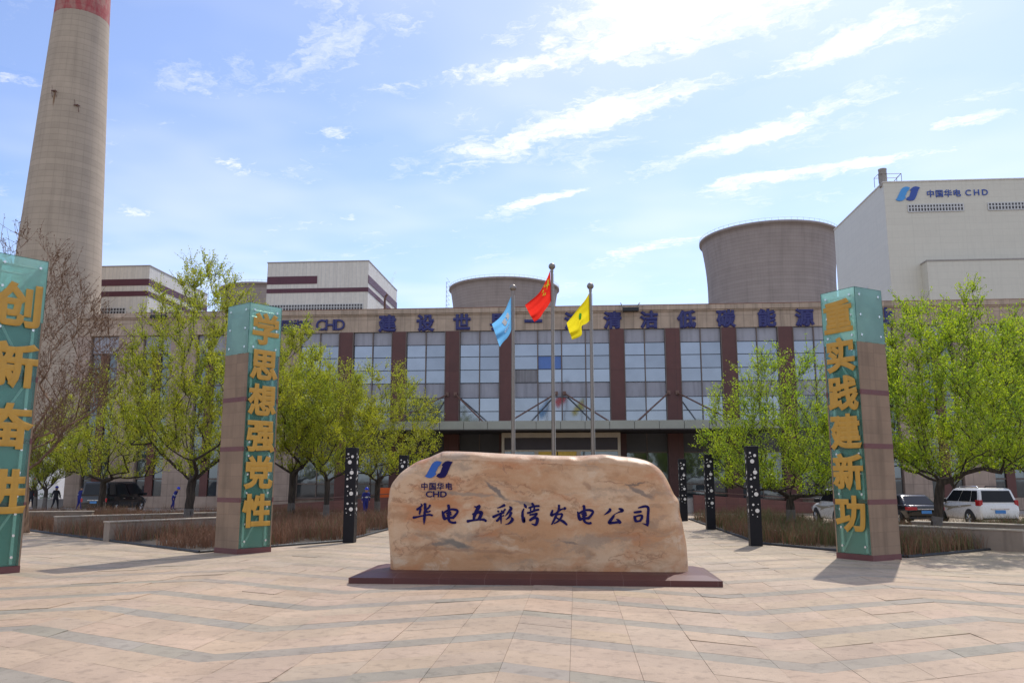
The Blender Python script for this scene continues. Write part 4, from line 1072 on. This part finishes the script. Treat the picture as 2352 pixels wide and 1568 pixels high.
def tree(name, label, loc, h, rad, clear, seed, n_att=120, leaves=9, leaf=.075, trunk_r=.16, twigs=3, mat=None, group='young elms in new leaf', low=.0, shape=1.0, wash=.9, lean=(0, 0), forks=3, bare=False, updraft=.5, twl=.75, vase=.38):
    rn = random.Random(seed); nr = np.random.RandomState(seed)
    t = thing(name, label, 'tree', loc, 0, group)
    nodes = [(0, 0, 0)]; par = [-1]
    def addn(p, k): nodes.append(tuple(p)); par.append(k); return len(nodes) - 1
    k = 0; z = 0
    while z < clear:
        z = min(clear, z + .35)
        k = addn((lean[0] * z / clear * .4 + rn.gauss(0, .015), lean[1] * z / clear * .4 + rn.gauss(0, .015), z), k)
    top = k
    tips = [top]
    for i in range(forks):
        a = 2 * math.pi * (i + rn.random() * .6) / forks; kk = top; p = Vector(nodes[top])
        dv = Vector((math.cos(a) * .42, math.sin(a) * .42, 1)).normalized()
        for s_ in range(int((h - clear) * .42 / .4)):
            dv = (dv + Vector((rn.gauss(0, .10), rn.gauss(0, .10), .06))).normalized(); p = p + dv * .4; kk = addn(p, kk)
    att = []
    zc = clear + low
    while len(att) < n_att:
        x, y = nr.uniform(-1, 1, 2); zz = nr.uniform(0, 1)
        r2 = math.hypot(x, y)
        prof_ = (math.sin(math.pi * (.12 + .84 * zz ** .85)) ** .7) * (1 - .25 * zz)
        ang = math.atan2(y, x); prof_ *= (vase + (1 - vase) * min(1, zz / .32)); prof_ *= 1 + .22 * math.sin(ang * 3 + seed) * (1 - .4 * zz) + .12 * math.sin(ang * 5 + seed * 2 + zz * 5)
        if r2 > prof_ or rn.random() > .45 + .55 * (r2 / max(prof_, .05)): continue
        att.append(Vector((x * rad + lean[0], y * rad + lean[1], zc + zz * (h - zc))))
    att.sort(key=lambda q: (q - Vector(nodes[top])).length)
    paths = []
    NP = np.array(nodes)
    for q in att:
        P = np.array(nodes); dd = np.sqrt(((P - np.array(q)) ** 2).sum(1)); hor = np.hypot(P[:, 0] - q.x, P[:, 1] - q.y)
        cost = dd + 2.6 * np.maximum(0, P[:, 2] - (q.z - hor * .95)); cost[P[:, 2] < clear * .82] += 50
        k = int(cost.argmin()); s0 = Vector(nodes[k]); L = (q - s0).length
        nst = max(2, int(L / .42)); dv = (q - s0)
        c1 = s0 + dv * .45 + Vector((dv.x * .08, dv.y * .08, -.12 * L * (1 - updraft)))
        path = [k]
        for i in range(1, nst + 1):
            u = i / nst; p = s0 * (1 - u) ** 2 + c1 * 2 * u * (1 - u) + q * u * u
            p = p + Vector((rn.gauss(0, .03), rn.gauss(0, .03), rn.gauss(0, .03)))
            k = addn(p, k); path.append(k)
        paths.append(path)
    cnt = [0] * len(nodes)
    for p in paths: cnt[p[-1]] += 1
    for i in range(len(nodes) - 1, 0, -1): cnt[par[i]] += max(cnt[i], 0)
    tot = max(cnt[0], 1)
    rad_ = [max(.007, trunk_r * (max(c_, 1) / tot) ** .72) for c_ in cnt]
    for i in range(len(nodes)):
        if nodes[i][2] < .4: rad_[i] *= 1.25 - .25 * nodes[i][2] / .4
    kids = {}
    for i in range(1, len(nodes)): kids.setdefault(par[i], []).append(i)
    tm = MB(); bm2 = MB()
    def chain(st):
        stack = [st]
        while stack:
            a0, b0 = stack.pop(); line = [a0, b0]; k = b0
            while kids.get(k):
                ks = sorted(kids[k], key=lambda q: -cnt[q])
                for o in ks[1:]: stack.append((k, o))
                k = ks[0]; line.append(k)
            rr0 = [rad_[i] for i in line]; rr0[0] = min(rr0[0], rr0[1] * 1.2)
            big = rr0[1] > .05
            (tm if big else bm2).tube([nodes[i] for i in line], rr0, 8 if rr0[1] > .09 else 5 if big else 3, 0, True, True)
    for k0 in kids.get(0, []): chain((0, k0))
    tw_pts = []; lv = []
    for p in paths:
        seg = p[max(1, int(len(p) * .25)):]
        for k in seg:
            b0 = Vector(nodes[k])
            outw = Vector((b0.x - lean[0], b0.y - lean[1], .2)); outw = outw.normalized() if outw.length > .1 else Vector((0, 0, 1))
            for j in range(twigs if k != p[-1] else twigs + 1):
                dv = (outw * rn.uniform(.1, .7) + Vector((rn.gauss(0, .5), rn.gauss(0, .5), updraft + rn.gauss(.1, .35)))).normalized()
                L = rn.uniform(.35, 1.25) * twl; pts = [b0]
                for i in range(3):
                    dv = (dv + Vector((rn.gauss(0, .12), rn.gauss(0, .12), .10))).normalized(); pts.append(pts[-1] + dv * L / 3)
                bm2.tube(pts, [.009, .008, .007, .005] if bare else [.008, .006, .005, .003], 3, 0, False, True)
                for i in range(leaves):
                    u = .12 + .88 * (i + rn.random()) / leaves; f = u * 3; i0 = min(int(f), 2); q = pts[i0].lerp(pts[i0 + 1], f - i0)
                    lv.append((q.x, q.y, q.z, dv.x, dv.y, dv.z))
    tr = tm.build('trunk', M_TWIG if bare else M_BARK, t)
    bm2.build('branches', M_TWIG if bare else M_BARK, t)
    if wash:
        zs_ = [0, wash * .33, wash * .66, wash]
        ws = MB().tube([(lean[0] * z / clear * .4, lean[1] * z / clear * .4, z) for z in zs_], [trunk_r * 1.29, trunk_r * 1.12, trunk_r * 1.08, trunk_r * 1.06], 10, caps=False)
        ws.build('whitewash', M_WASH, tr)
    if lv:
        A = np.array(lv); n = len(A)
        D = A[:, 3:] + nr.normal(0, .75, (n, 3)); D /= np.linalg.norm(D, axis=1)[:, None]
        U = np.cross(D, nr.normal(0, 1, (n, 3))); U /= np.linalg.norm(U, axis=1)[:, None] + 1e-9
        s_ = leaf * nr.uniform(.55, 1.3, n)[:, None]
        c0 = A[:, :3] + nr.normal(0, .045 if not bare else .006, (n, 3))
        wq = .30 if not bare else .16
        V = np.stack([c0, c0 + D * s_ * .5 + U * s_ * wq, c0 + D * s_, c0 + D * s_ * .5 - U * s_ * wq], 1).reshape(-1, 3)
        me = bpy.data.meshes.new('crown'); me.vertices.add(4 * n); me.vertices.foreach_set('co', V.ravel())
        me.loops.add(4 * n); me.loops.foreach_set('vertex_index', np.arange(4 * n)); me.polygons.add(n)
        me.polygons.foreach_set('loop_start', np.arange(n) * 4); me.polygons.foreach_set('loop_total', np.full(n, 4)); me.update(calc_edges=True)
        me.materials.append(mat or M_LEAF)
        o = bpy.data.objects.new('crown', me); COL.objects.link(o); o.parent = t
    return t

def gp(px, py=None, b=None):
    """ground point under a measured picture column at depth b"""
    r = ray(px, 1100); return (r[0] / r[1] * b, b, .04)
tree('elm_tree', 'tall leafy elm with a dark trunk just behind the left sign pillar', gp(437, b=36.5), 12.5, 4.3, 2.3, 11, n_att=442, leaves=17, trunk_r=.20, forks=5, leaf=0.084, lean=(.25, 0), updraft=.8, twigs=4)
tree('elm_tree', 'low spreading elm in front of the black van', gp(238, b=48), 8.8, 4.2, 2.3, 5, n_att=255, leaves=14, trunk_r=.2, leaf=0.084, vase=.85, twigs=4)
tree('elm_tree', 'leafy elm right of the left sign pillar, rising over the stone facade', gp(672, b=46), 11.2, 2.7, 2.6, 23, n_att=306, leaves=17, trunk_r=.2, leaf=0.091, updraft=.8, twigs=4)
tree('elm_tree', 'elm between the left sign pillar and the dotted lamp column', gp(752, b=43), 9.0, 2.7, 2.3, 31, n_att=238, leaves=16, trunk_r=.15, leaf=0.084, twigs=4)
tree('elm_tree', 'elm spreading behind the left end of the inscribed stone', gp(868, b=50), 9.6, 3.9, 2.4, 41, n_att=272, leaves=14, trunk_r=.17, leaf=0.084, vase=.85, twigs=4)
tree('elm_tree', 'elm behind the nearest right lamp column', gp(1812, b=37.5), 8.0, 4.1, 1.5, 51, n_att=289, leaves=14, trunk_r=.19, mat=M_LEAF2, leaf=0.084, forks=5, updraft=.6, vase=.85, twigs=4)
tree('elm_tree', 'large full elm on the right, the nearest tree behind the sedan', gp(2136, b=30.5), 9.0, 4.7, 2.2, 64, n_att=459, leaves=18, trunk_r=.17, mat=M_LEAF2, leaf=.085, forks=6, lean=(.9, 0), updraft=.6, vase=.85, twigs=4)
tree('elm_tree', 'elm cut off by the right edge behind the white car', gp(2400, b=47), 11.5, 5.6, 2.6, 71, n_att=374, leaves=16, trunk_r=.22, mat=M_LEAF2, leaf=0.096, vase=.85, twigs=4)
tree('elm_tree', 'small thin elm against the right wing wall, between sedan and white car', gp(2190, b=56), 6.6, 2.6, 2.0, 77, n_att=102, leaves=10, trunk_r=.13, leaf=0.084, twigs=3)
tree('elm_tree', 'small forked elm beside the grey planter box at far left', gp(108, b=60), 6.8, 2.6, 1.7, 83, n_att=136, leaves=13, trunk_r=.14, leaf=0.099, twigs=4)
tree('elm_tree', 'small elm nearest to the far-left sign pillar', gp(86, b=61), 6.2, 2.2, 1.3, 89, n_att=102, leaves=12, trunk_r=.13, leaf=0.099, twigs=4)
tree('bare_tree', 'tall bare tree with brown buds in front of the chimney', gp(64, b=33.5), 12.8, 4.4, 2.6, 97, n_att=270, leaves=5, leaf=0.117, trunk_r=.22, mat=M_BUD, bare=True, wash=0, group=None, forks=4, updraft=.6, twigs=3, twl=1.15, lean=(-.6, 0))

# ------------------------------------------------------------------ dry hedges
M_DRY = pm('dry_stalk', (.24, .125, .072), .9, .4, 1.5)
M_DRYG = pm('young_shrub', (.13, .15, .05), .8, .4, 1.5)
def inside(poly, x, y):
    r_ = False; j = len(poly) - 1
    for i in range(len(poly)):
        xi, yi = poly[i]; xj, yj = poly[j]
        if (yi > y) != (yj > y) and x < (xj - xi) * (y - yi) / (yj - yi) + xi: r_ = not r_
        j = i
    return r_
def hedge(poly, n, seed, hmin, hmax, ymax, green=.12):
    nr = np.random.RandomState(seed); V = []; Fc = []; MI = []
    xs = [p[0] for p in poly]; ys = [p[1] for p in poly]; k = 0
    while k < n:
        x = nr.uniform(min(xs), max(xs)); y = min(ys) + (min(ymax, max(ys)) - min(ys)) * nr.rand() ** 1.35
        if not inside(poly, x, y): continue
        if math.sin(x * 1.1 + 2) * math.sin(y * .9 + seed) < -.55 + .3 * nr.rand(): continue
        k += 1
        patch = math.sin(x * .7 + 1.3) + math.sin(y * .8 + x * .3)
        h = nr.uniform(hmin, hmax) * (1 + .15 * patch)
        for s_ in range(5):
            a = nr.uniform(0, 6.28); tl = nr.uniform(.05, .55); hh = h * nr.uniform(.55, 1.08); w0 = nr.uniform(.004, .010)
            p0 = np.array((x + nr.normal(0, .05), y + nr.normal(0, .05), .03)); p1 = p0 + np.array((math.cos(a) * tl * hh * .35, math.sin(a) * tl * hh * .35, hh * .55)); p2 = p0 + np.array((math.cos(a) * tl * hh, math.sin(a) * tl * hh, hh))
            s1 = np.array((-math.sin(a + .8), math.cos(a + .8), 0)) * w0
            o = len(V); V += [p0 - s1, p0 + s1, p1 - s1 * .8, p1 + s1 * .8, p2]
            mi = 1 if nr.rand() < green * (1 + patch * .5) else 0
            Fc += [(o, o + 1, o + 3, o + 2), (o + 2, o + 3, o + 4)]; MI += [mi, mi]
            if nr.rand() < .6:
                a2 = nr.uniform(0, 6.28); q = p1 * .6 + p2 * .4; e = q + np.array((math.cos(a2) * .15, math.sin(a2) * .15, .12)); o = len(V)
                V += [q - s1 * .6, q + s1 * .6, e]; Fc.append((o, o + 1, o + 2)); MI.append(mi)
    mb = MB(); mb.v = [tuple(v) for v in V]; mb.f = Fc; mb.mi = MI; mb.sm = [False] * len(Fc)
    o = mb.build('dry_hedge', [M_DRY, M_DRYG])
    o['kind'] = 'stuff'
    return o
h_ = hedge(BED_L, 7600, 1, .48, .82, 50, .06); tag(h_, 'dry brown leafless shrubs filling the left planting bed', 'hedge', kind='stuff')
h_ = hedge(BED_R, 5200, 2, .45, .78, 48, .32); tag(h_, 'dry brown shrubs with some green filling the right planting bed', 'hedge', kind='stuff')

# ================================================================== VEHICLES (nose towards +y, origin on the ground under the middle)
def ring_loft(mb, secs, mi=0, sm=True):
    n = len(secs[0]); vs = [p for s_ in secs for p in s_]; fs = []
    for k in range(len(secs) - 1):
        for i in range(n): fs.append((k * n + i, k * n + (i + 1) % n, (k + 1) * n + (i + 1) % n, (k + 1) * n + i))
    fs += [tuple(range(n))[::-1], tuple(range((len(secs) - 1) * n, len(secs) * n))]
    return mb.add(vs, fs, mi, sm)
def sect(y, zb, zt, w, r=.12, tuck=.06):
    """closed cross-section: rounded box from zb to zt, half-width w"""
    q = []
    for (sx_, sz_) in ((1, -1), (1, 1), (-1, 1), (-1, -1)):
        for i in range(4):
            a = math.pi / 2 * i / 3
            if (sx_, sz_) == (1, -1): ca, sa = math.sin(a), -math.cos(a)
            elif (sx_, sz_) == (1, 1): ca, sa = math.cos(a), math.sin(a)
            elif (sx_, sz_) == (-1, 1): ca, sa = -math.sin(a), math.cos(a)
            else: ca, sa = -math.cos(a), -math.sin(a)
            ww = w - (tuck if sz_ < 0 else .03)
            q.append((sx_ * (ww - r) + ca * r, y, (zt - r if sz_ > 0 else zb + r) + sa * r))
    # a mid bulge point on each side
    q.insert(4, (w, y, zb + (zt - zb) * .55)); q.insert(13, (-w, y, zb + (zt - zb) * .55))
    return q
def quad_on(mb, a, b, c, d, off, th=.004):
    """thin raised panel over a four-cornered face, lifted by off along its normal"""
    a, b, c, d = map(Vector, (a, b, c, d)); nrm = (b - a).cross(d - a).normalized()
    top = [p + nrm * off for p in (a, b, c, d)]; bot = [p - nrm * .02 for p in (a, b, c, d)]
    mb.add(top + bot, [(0, 1, 2, 3), (7, 6, 5, 4), (0, 4, 5, 1), (1, 5, 6, 2), (2, 6, 7, 3), (3, 7, 4, 0)])
def bil(q, u, v):
    a, b, c, d = map(Vector, q); return (a * (1 - u) + b * u) * (1 - v) + (d * (1 - u) + c * u) * v
def wheels(t, yf, yr, xw, r, wd=.22):
    for y in (yf, yr):
        for s in (-1, 1):
            mb = MB(); pr_ = [(r * .66, -wd / 2), (r * .93, -wd / 2), (r, -wd / 2 + .04), (r, wd / 2 - .04), (r * .93, wd / 2), (r * .66, wd / 2)]
            mb.lathe(pr_, 24); mb.v = [(z, x, yy) for x, yy, z in mb.v]
            w_ = mb.build('wheel', M_TYRE, t, loc=(s * xw, y, r))
            rm = MB().lathe([(.02, wd / 2 - .05), (r * .2, wd / 2 - .04), (r * .62, wd / 2 - .07), (r * .68, wd / 2 - .01), (r * .68, -wd / 2 + .01), (.02, -wd / 2 + .05)], 20)
            for k in range(6):
                a = 2 * math.pi * k / 6; rm.bar((math.cos(a) * r * .15, math.sin(a) * r * .15, wd / 2 - .02), (math.cos(a) * r * .63, math.sin(a) * r * .63, wd / 2 - .02), .035, 4)
            rm.v = [(z * s, x, yy) for x, yy, z in rm.v]
            rm.build('rim', M_RIM, w_)
def vehicle(name, label, loc, rz, paint, body, roof, wheel, group, lamps, plate_z, extras=None, side_split=.5, tall_lamps=False, stripes=False, rails=False, hi_glass=True):
    t = thing(name, label, 'car' if name != 'parked_van' else 'van', loc, rz, group)
    mb = MB(); ring_loft(mb, [sect(*s_) for s_ in body])
    (yb0, yb1, wb, zb), (yr0, yr1, wr, zr) = roof
    n0 = [(-wb, yb0, zb), (wb, yb0, zb), (wb, yb1, zb), (-wb, yb1, zb)]; n1 = [(-wr, yr0, zr), (wr, yr0, zr), (wr, yr1, zr), (-wr, yr1, zr)]
    # cabin with rounded roof
    secs = []
    for f, dz_, ins in ((0, 0, 0), (.5, 0, -.015), (.9, 0, 0.0), (.985, 0, .045), (1.0, .025, .13)):
        sec = []
        for (x0, y0, z0), (x1, y1, z1) in zip(n0, n1):
            x = x0 + (x1 - x0) * min(f, .97); y = y0 + (y1 - y0) * min(f, .97); z = z0 + (z1 - z0) * f + dz_
            x -= math.copysign(ins, x); y -= math.copysign(ins, y - (y0 + 0) + (1e-6 if y0 > (yb0 + yb1) / 2 else -1e-6)) * 0
            ym = (yr0 + yr1) / 2; y += (ins if y < ym else -ins)
            sec.append((x, y, z))
        secs.append(sec)
    ring_loft(mb, secs)
    b_ = mb.build('body', paint, t)
    bev = b_.modifiers.new('round', 'BEVEL'); bev.width = .03; bev.segments = 2; bev.limit_method = 'ANGLE'; bev.angle_limit = R(40)
    # windows
    rear = (n0[0], n0[1], n1[1], n1[0]); front = (n0[2], n0[3], n1[3], n1[2]); left = (n0[3], n0[0], n1[0], n1[3]); right = (n0[1], n0[2], n1[2], n1[1])
    def win(q, u0, u1, v0, v1, nm):
        m2 = MB(); quad_on(m2, bil(q, u0, v0), bil(q, u1, v0), bil(q, u1, v1), bil(q, u0, v1), .022); m2.build(nm, M_CARGL, t)
    win(rear, .07, .93, .10, .86, 'rear_window'); win(front, .06, .94, .08, .9, 'windscreen')
    for q, fl in ((left, 0), (right, 1)):
        segs = [(.05, .40), (.43, .74), (.77, .94)] if len(extras or ()) else [(.05, .47), (.50, .88)]
        for a, b in segs:
            if fl: a, b = 1 - b, 1 - a
            win(q, a, b, .12, .86, 'side_window')
    wheels(t, *wheel)
    r_ = wheel[3]
    for y in wheel[:2]:
        for s in (-1, 1):
            mb = MB(); nseg = 14; w_ = wheel[2] + .095
            pts = [(y + math.cos(math.pi * i / nseg) * (r_ + .09), max(.22, r_ + math.sin(math.pi * i / nseg) * (r_ + .09))) for i in range(nseg + 1)]
            mb.prism(pts, 'x', s * (w_ - .14), s * w_); mb.build('wheel_arch', M_BLKPL, t)
    yb = min(s_[0] for s_ in body); yf = max(s_[0] for s_ in body)
    for s in (-1, 1):
        mb = MB(); (x0, x1, z0, z1) = lamps; a, b = sorted((s * x0, s * x1)); mb.box(a, b, yb + (.055 if tall_lamps else -.008), yb + .42 if tall_lamps else yb + .3, z0, z1, bev=.02); mb.build('tail_lamp', M_TAIL, t)
        mb = MB(); a, b = sorted((s * .50, s * .86)); mb.box(a, b, yf - .25, yf + .0, .72, .88, bev=.02); mb.build('headlight', M_CHROME, t)
        yq = yb1 - .25; mb = MB(); a, b = sorted((s * (wb + .0), s * (wb + .26))); mb.box(a, b, yq - .08, yq + .1, zb + .0, zb + .2, bev=.035); mb.build('wing_mirror', M_BLKPL, t)
        mb = MB(); xx = s * (max(s_[3] for s_ in body) + .004)
        for yy in (.55, -.55): mb.box(min(xx, xx + s * .02), max(xx, xx + s * .02), yy - .12, yy + .1, zb - .17, zb - .13)
        mb.build('door_handle', M_CHROME if not stripes else paint, t)
    MB().box(-.24, .24, yb - .035, yb - .01, plate_z, plate_z + .15).build('number_plate', M_PLATE, t)
    MB().box(-.42, .42, yb - .045, yb + .0, plate_z + .19, plate_z + .235).build('tailgate_trim', M_CHROME, t)
    MB().box(-.8, .8, yb - .035, yb + .1, .36, .44).build('bumper_lip', M_BLKPL, t)
    if stripes:
        for s in (-1, 1):
            mb = MB(); x = s * (max(s_[3] for s_ in body) - .012)
            mb.prism([(1.55, .98), (.2, .93), (-1.6, 1.06), (-1.6, 1.01), (.1, .84), (.8, .70), (.6, .83), (1.1, .88)], 'x', x, x + s * .016); mb.build('side_decal', M_STRIPE, t)
    if rails:
        for s in (-1, 1):
            MB().tube([(s * (wr - .10), yr0 + .25, zr + .02), (s * (wr - .10), yr0 + .35, zr + .10), (s * (wr - .10), yr1 - .4, zr + .10), (s * (wr - .10), yr1 - .3, zr + .02)], .025, 6).build('roof_rail', M_CHROME if s < 0 else M_BLKPL, t)
    return t
SUV_B = [(-2.36, .46, .98, .86, .16), (-2.28, .36, 1.10, .93, .12), (-1.5, .32, 1.14, .945, .10), (0, .32, 1.14, .945, .10), (.95, .32, 1.12, .945, .12), (1.75, .34, 1.05, .93, .16), (2.15, .36, .98, .88, .18), (2.34, .42, .84, .76, .16)]
SUV_R = ((-2.27, 1.15, .90, 1.10), (-2.02, .30, .73, 1.80))
suv = vehicle('parked_car', 'white off-road car with roof rails, seen whole from behind near the right edge', on_ground(2296, 1212) + (0,), R(3), M_WHITE, SUV_B, SUV_R, (1.42, -1.36, .85, .38, .26), 'cars parked before the right wing', (.745, .915, 1.0, 1.28), .66, (1,), tall_lamps=True, stripes=True, rails=True)
suv.location.y += 2.4
# left of it: a second white car, mostly behind the pillar
c_ = copy_tree(suv); p_ = on_ground(2008, 1213); c_.location = (p_[0] - .55, p_[1] + 2.3, 0); c_['label'] = 'white off-road car half hidden behind the right sign pillar, only its front showing'
SED_B = [(-2.42, .46, .93, .78, .16), (-2.30, .34, 1.00, .88, .14), (-1.6, .28, 1.02, .91, .10), (0, .26, .98, .915, .10), (1.2, .26, .95, .91, .12), (1.9, .28, .86, .89, .14), (2.3, .32, .74, .80, .14), (2.42, .40, .64, .66, .1)]
SED_R = ((-1.85, 1.35, .83, .96), (-1.10, .35, .62, 1.47))
p_ = on_ground(2126, 1208)
sed = vehicle('parked_car', 'shiny black saloon car with red tail lamps, between the two white cars', (p_[0], p_[1] + 2.4, 0), R(2), M_BLACKP, SED_B, SED_R, (1.42, -1.38, .82, .33, .22), 'cars parked before the right wing', (.42, .88, .76, .92), .60)
VAN_B = [(-2.55, .40, 1.10, .90, .14), (-2.5, .32, 1.18, .95, .10), (-1.0, .30, 1.18, .965, .08), (1.2, .30, 1.16, .965, .10), (2.0, .32, 1.06, .94, .16), (2.45, .36, .92, .86, .18), (2.6, .44, .74, .76, .14)]
VAN_R = ((-2.52, 2.1, .93, 1.12), (-2.40, 1.0, .82, 2.08))
p_ = on_ground(226, 1178)
van = vehicle('parked_van', 'black passenger van parked under the low elm at the left', (p_[0] + .0, p_[1] + 2.0, 0), R(-2), M_BLACKP, VAN_B, VAN_R, (1.65, -1.45, .86, .35, .22), None, (.78, .93, .75, 1.0), .66, (1, 1))

# ================================================================== PEOPLE
M_SKIN = pm('skin', (.42, .25, .17), .6, .1, 6); M_WORK = pm('blue_workwear', (.018, .024, .20), .8, .2, 5); M_DKW = pm('dark_clothes', (.018, .018, .026), .8, .2, 5)
M_HAT = pm('blue_hard_hat', (.02, .05, .55), .3, .05); M_SHOE = pm('black_shoe', (.015, .014, .014), .6, .1); M_REFL = pm('reflective_tape', (.6, .62, .6), .4, .05)
def person(label, loc, rz, pose, cloth_m, hat=True, tape=False, group='workers near the building'):
    t = thing('person', label, 'person', loc, rz, group)
    J, E_, rads = [], [], []
    def j(p, r, par=None):
        J.append(p); rads.append(r * 1.22 if r > .04 else r)
        if par is not None: E_.append((par, len(J) - 1))
        return len(J) - 1
    bend, stride, arm = pose
    def tor(z, y=0.0, x=0.0):                  # forward bend about the hips, forward is +y
        dz_ = z - .93; return (x, y + math.sin(bend) * dz_, .93 + math.cos(bend) * dz_)
    pel = j((0, 0, .95), .135); w1 = j(tor(1.12), .13, pel); ch_ = j(tor(1.32), .155, w1); nk = j(tor(1.46, .01), .062, ch_)
    hd0 = j(tor(1.53, .03), .075, nk); hd1 = j(tor(1.62, .045), .098, hd0); hd2 = j(tor(1.70, .035), .082, hd1)
    nose = j(tor(1.61, .15), .016, hd1)
    for s in (-1, 1):
        j(tor(1.60, .03, s * .105), .018, hd1)
        sh = j(tor(1.39, 0, s * .19), .068, ch_); a = arm * s
        el = j(tor(1.12, math.sin(a) * .14, s * .26), .046, sh); wr = j(tor(.90, math.sin(a) * .28 + .06, s * .27), .032, el)
        pm_ = j(tor(.83, math.sin(a) * .31 + .08, s * .27), .030, wr)
        for f in range(4): 
            b1 = j(tor(.785 - (.005 if f in (1, 2) else 0), math.sin(a) * .33 + .06 + f * .018, s * .268), .0095, pm_); j(tor(.745 - (.012 if f in (1, 2) else 0), math.sin(a) * .33 + .075 + f * .017, s * .258), .008, b1)
        b1 = j(tor(.825, math.sin(a) * .31 + .125, s * .255), .011, pm_); j(tor(.795, math.sin(a) * .32 + .14, s * .25), .009, b1)
        st_ = stride * s
        hp = j((s * .095, 0, .88), .105, pel); kn = j((s * .10, math.sin(st_) * .40 + .03, .50), .066, hp)
        an = j((s * .10, math.sin(st_) * .72 - (.10 if st_ < 0 else 0), .10 + (.05 if st_ < -.2 else 0)), .045, kn); 
        j((s * .11, math.sin(st_) * .72 + .16 - (.10 if st_ < 0 else 0), .04), .04, an)
    me = bpy.data.meshes.new('body'); me.from_pydata(J, E_, []); ob = bpy.data.objects.new('body', me); COL.objects.link(ob)
    sk = ob.modifiers.new('skin', 'SKIN'); sk.use_smooth_shade = True
    if not me.skin_vertices: me.attributes  # layer is made by the modifier
    sv = me.skin_vertices[0].data
    for i, r_ in enumerate(rads): sv[i].radius = (r_, r_ * (.75 if i in (pel, w1, ch_) else 1.0)); sv[i].use_root = (i == pel)
    ss = ob.modifiers.new('sub', 'SUBSURF'); ss.levels = 1; ss.render_levels = 1
    dg = bpy.context.evaluated_depsgraph_get(); m2 = bpy.data.meshes.new_from_object(ob.evaluated_get(dg)); bpy.data.objects.remove(ob)
    m2.name = 'body'
    m2.materials.clear()
    for mm in (cloth_m, M_SKIN, M_SHOE, M_REFL): m2.materials.append(mm)
    hz_ = tor(1.49)
    neck = Vector(tor(1.475)); upv = (Vector(tor(1.7)) - Vector(tor(1.3))).normalized(); hands = [Vector(J[i]) for i in range(len(J)) if abs(rads[i] - .030) < 1e-6]
    for p in m2.polygons:
        c_ = p.center; mi = 0
        if (c_ - neck).dot(upv) > 0: mi = 1
        elif c_.z < .085: mi = 2
        elif any((c_ - h).length < .115 and (c_ - h).z < .045 for h in hands): mi = 1
        elif tape and (abs((c_ - Vector(tor(1.15))).dot(upv)) < .025): mi = 3
        p.material_index = mi; p.use_smooth = True
    zmin = min(v.co.z for v in m2.vertices)
    for v in m2.vertices: v.co.z -= zmin
    b = bpy.data.objects.new('body', m2); COL.objects.link(b); b.parent = t
    hc = Vector(tor(1.675, .035)); hc.z -= zmin
    if hat:
        hb = MB().lathe([(.145, -.02), (.15, 0), (.122, .012), (.115, .06), (.085, .105), (.03, .128), (.002, .13)], 20)
        o = hb.build('hard_hat', M_HAT, t, loc=hc); o.rotation_euler.x = -bend
    else:
        hb = MB().lathe([(.10, -.05), (.108, .0), (.095, .05), (.05, .085), (.002, .092)], 16); o = hb.build('hair', M_BLKPL, t, loc=(hc.x, hc.y - .02, hc.z)); o.rotation_euler.x = -bend
    return t
def pg(px, b): q = gp(px, b=b); return (q[0], q[1], -.018)
person('person in dark clothes and blue hard hat walking near the grey planter box', pg(132, 62.5), R(5), (.0, .30, .55), M_DKW)
person('worker in blue overalls and blue hard hat stooping beside the stone pier', pg(401, 62.0), R(-80), (.42, .12, .2), M_WORK, tape=True)
person('worker in blue overalls standing behind the rear corner of the black van', pg(187, 61), R(-30), (.12, .1, .2), M_WORK, hat=False, tape=True)
person('blue hard-hatted worker behind the dry hedge, right of the nearest left lamp column', pg(841, 54.5), R(-150), (.25, .15, .3), M_WORK, tape=True)
person('person in dark clothes at the far-left pillar edge beside the striped pole', pg(75, 64), R(10), (.05, .2, .3), M_DKW, hat=False)

# ================================================================== SMALL THINGS
pb_ = thing('planter_box', 'grey rectangular planter box beside the walking person', 'planter', pg(118, 63.5))
MB().box(-.95, .95, -.35, .35, 0, .75, bev=.03).build('box', M_CONC, pb_)
M_GREEN = pm('planter_shrub_leaf', (.10, .19, .04), .7, .3)
mb = MB()
for i in range(150):
    x, y, z = rng.uniform(-.85, .85), rng.uniform(-.28, .28), .74 + rng.random() * .4
    a = rng.random() * 6.28; mb.add([(x, y, z), (x + .09 * math.cos(a), y + .09 * math.sin(a), z + .05), (x + .03, y - .03, z + .1)], [(0, 1, 2)])
mb.build('foliage', M_GREEN, pb_)
sp_ = thing('striped_pole', 'thin red and white striped pole at the far left', 'pole', pg(81, 64.5))
M_REDP = pm('red_paint', (.5, .04, .03), .5, .1)
for i in range(8):
    MB().tube([(0, 0, i * .32), (0, 0, i * .32 + .32)], .045, 8).build('band', M_REDP if i % 2 else M_WHITE, sp_)
fl = on_plane(880, 1134, 57.2)
ob_ = thing('orange_board', 'orange rectangular board standing on the terrace left of the stone', 'board', (fl[0] + .1, 58.6, .72 + .0))
M_ORG = pm('orange_paint', (.75, .13, .02), .5, .1)
MB().box(-.95, .95, -.03, .03, .12, .95).build('panel', M_ORG, ob_)
mb = MB()
for x in (-.8, .8): mb.box(x - .04, x + .04, -.025, .025, 0, .12)
mb.build('feet', M_BLKPL, ob_)
MB().prism([(.18, .25), (.52, .25), (.44, .48), (.35, .40), (.26, .48)], 'y', -.036, -.031).build('mark', M_SIGNB, ob_)
bpy.context.view_layer.update()
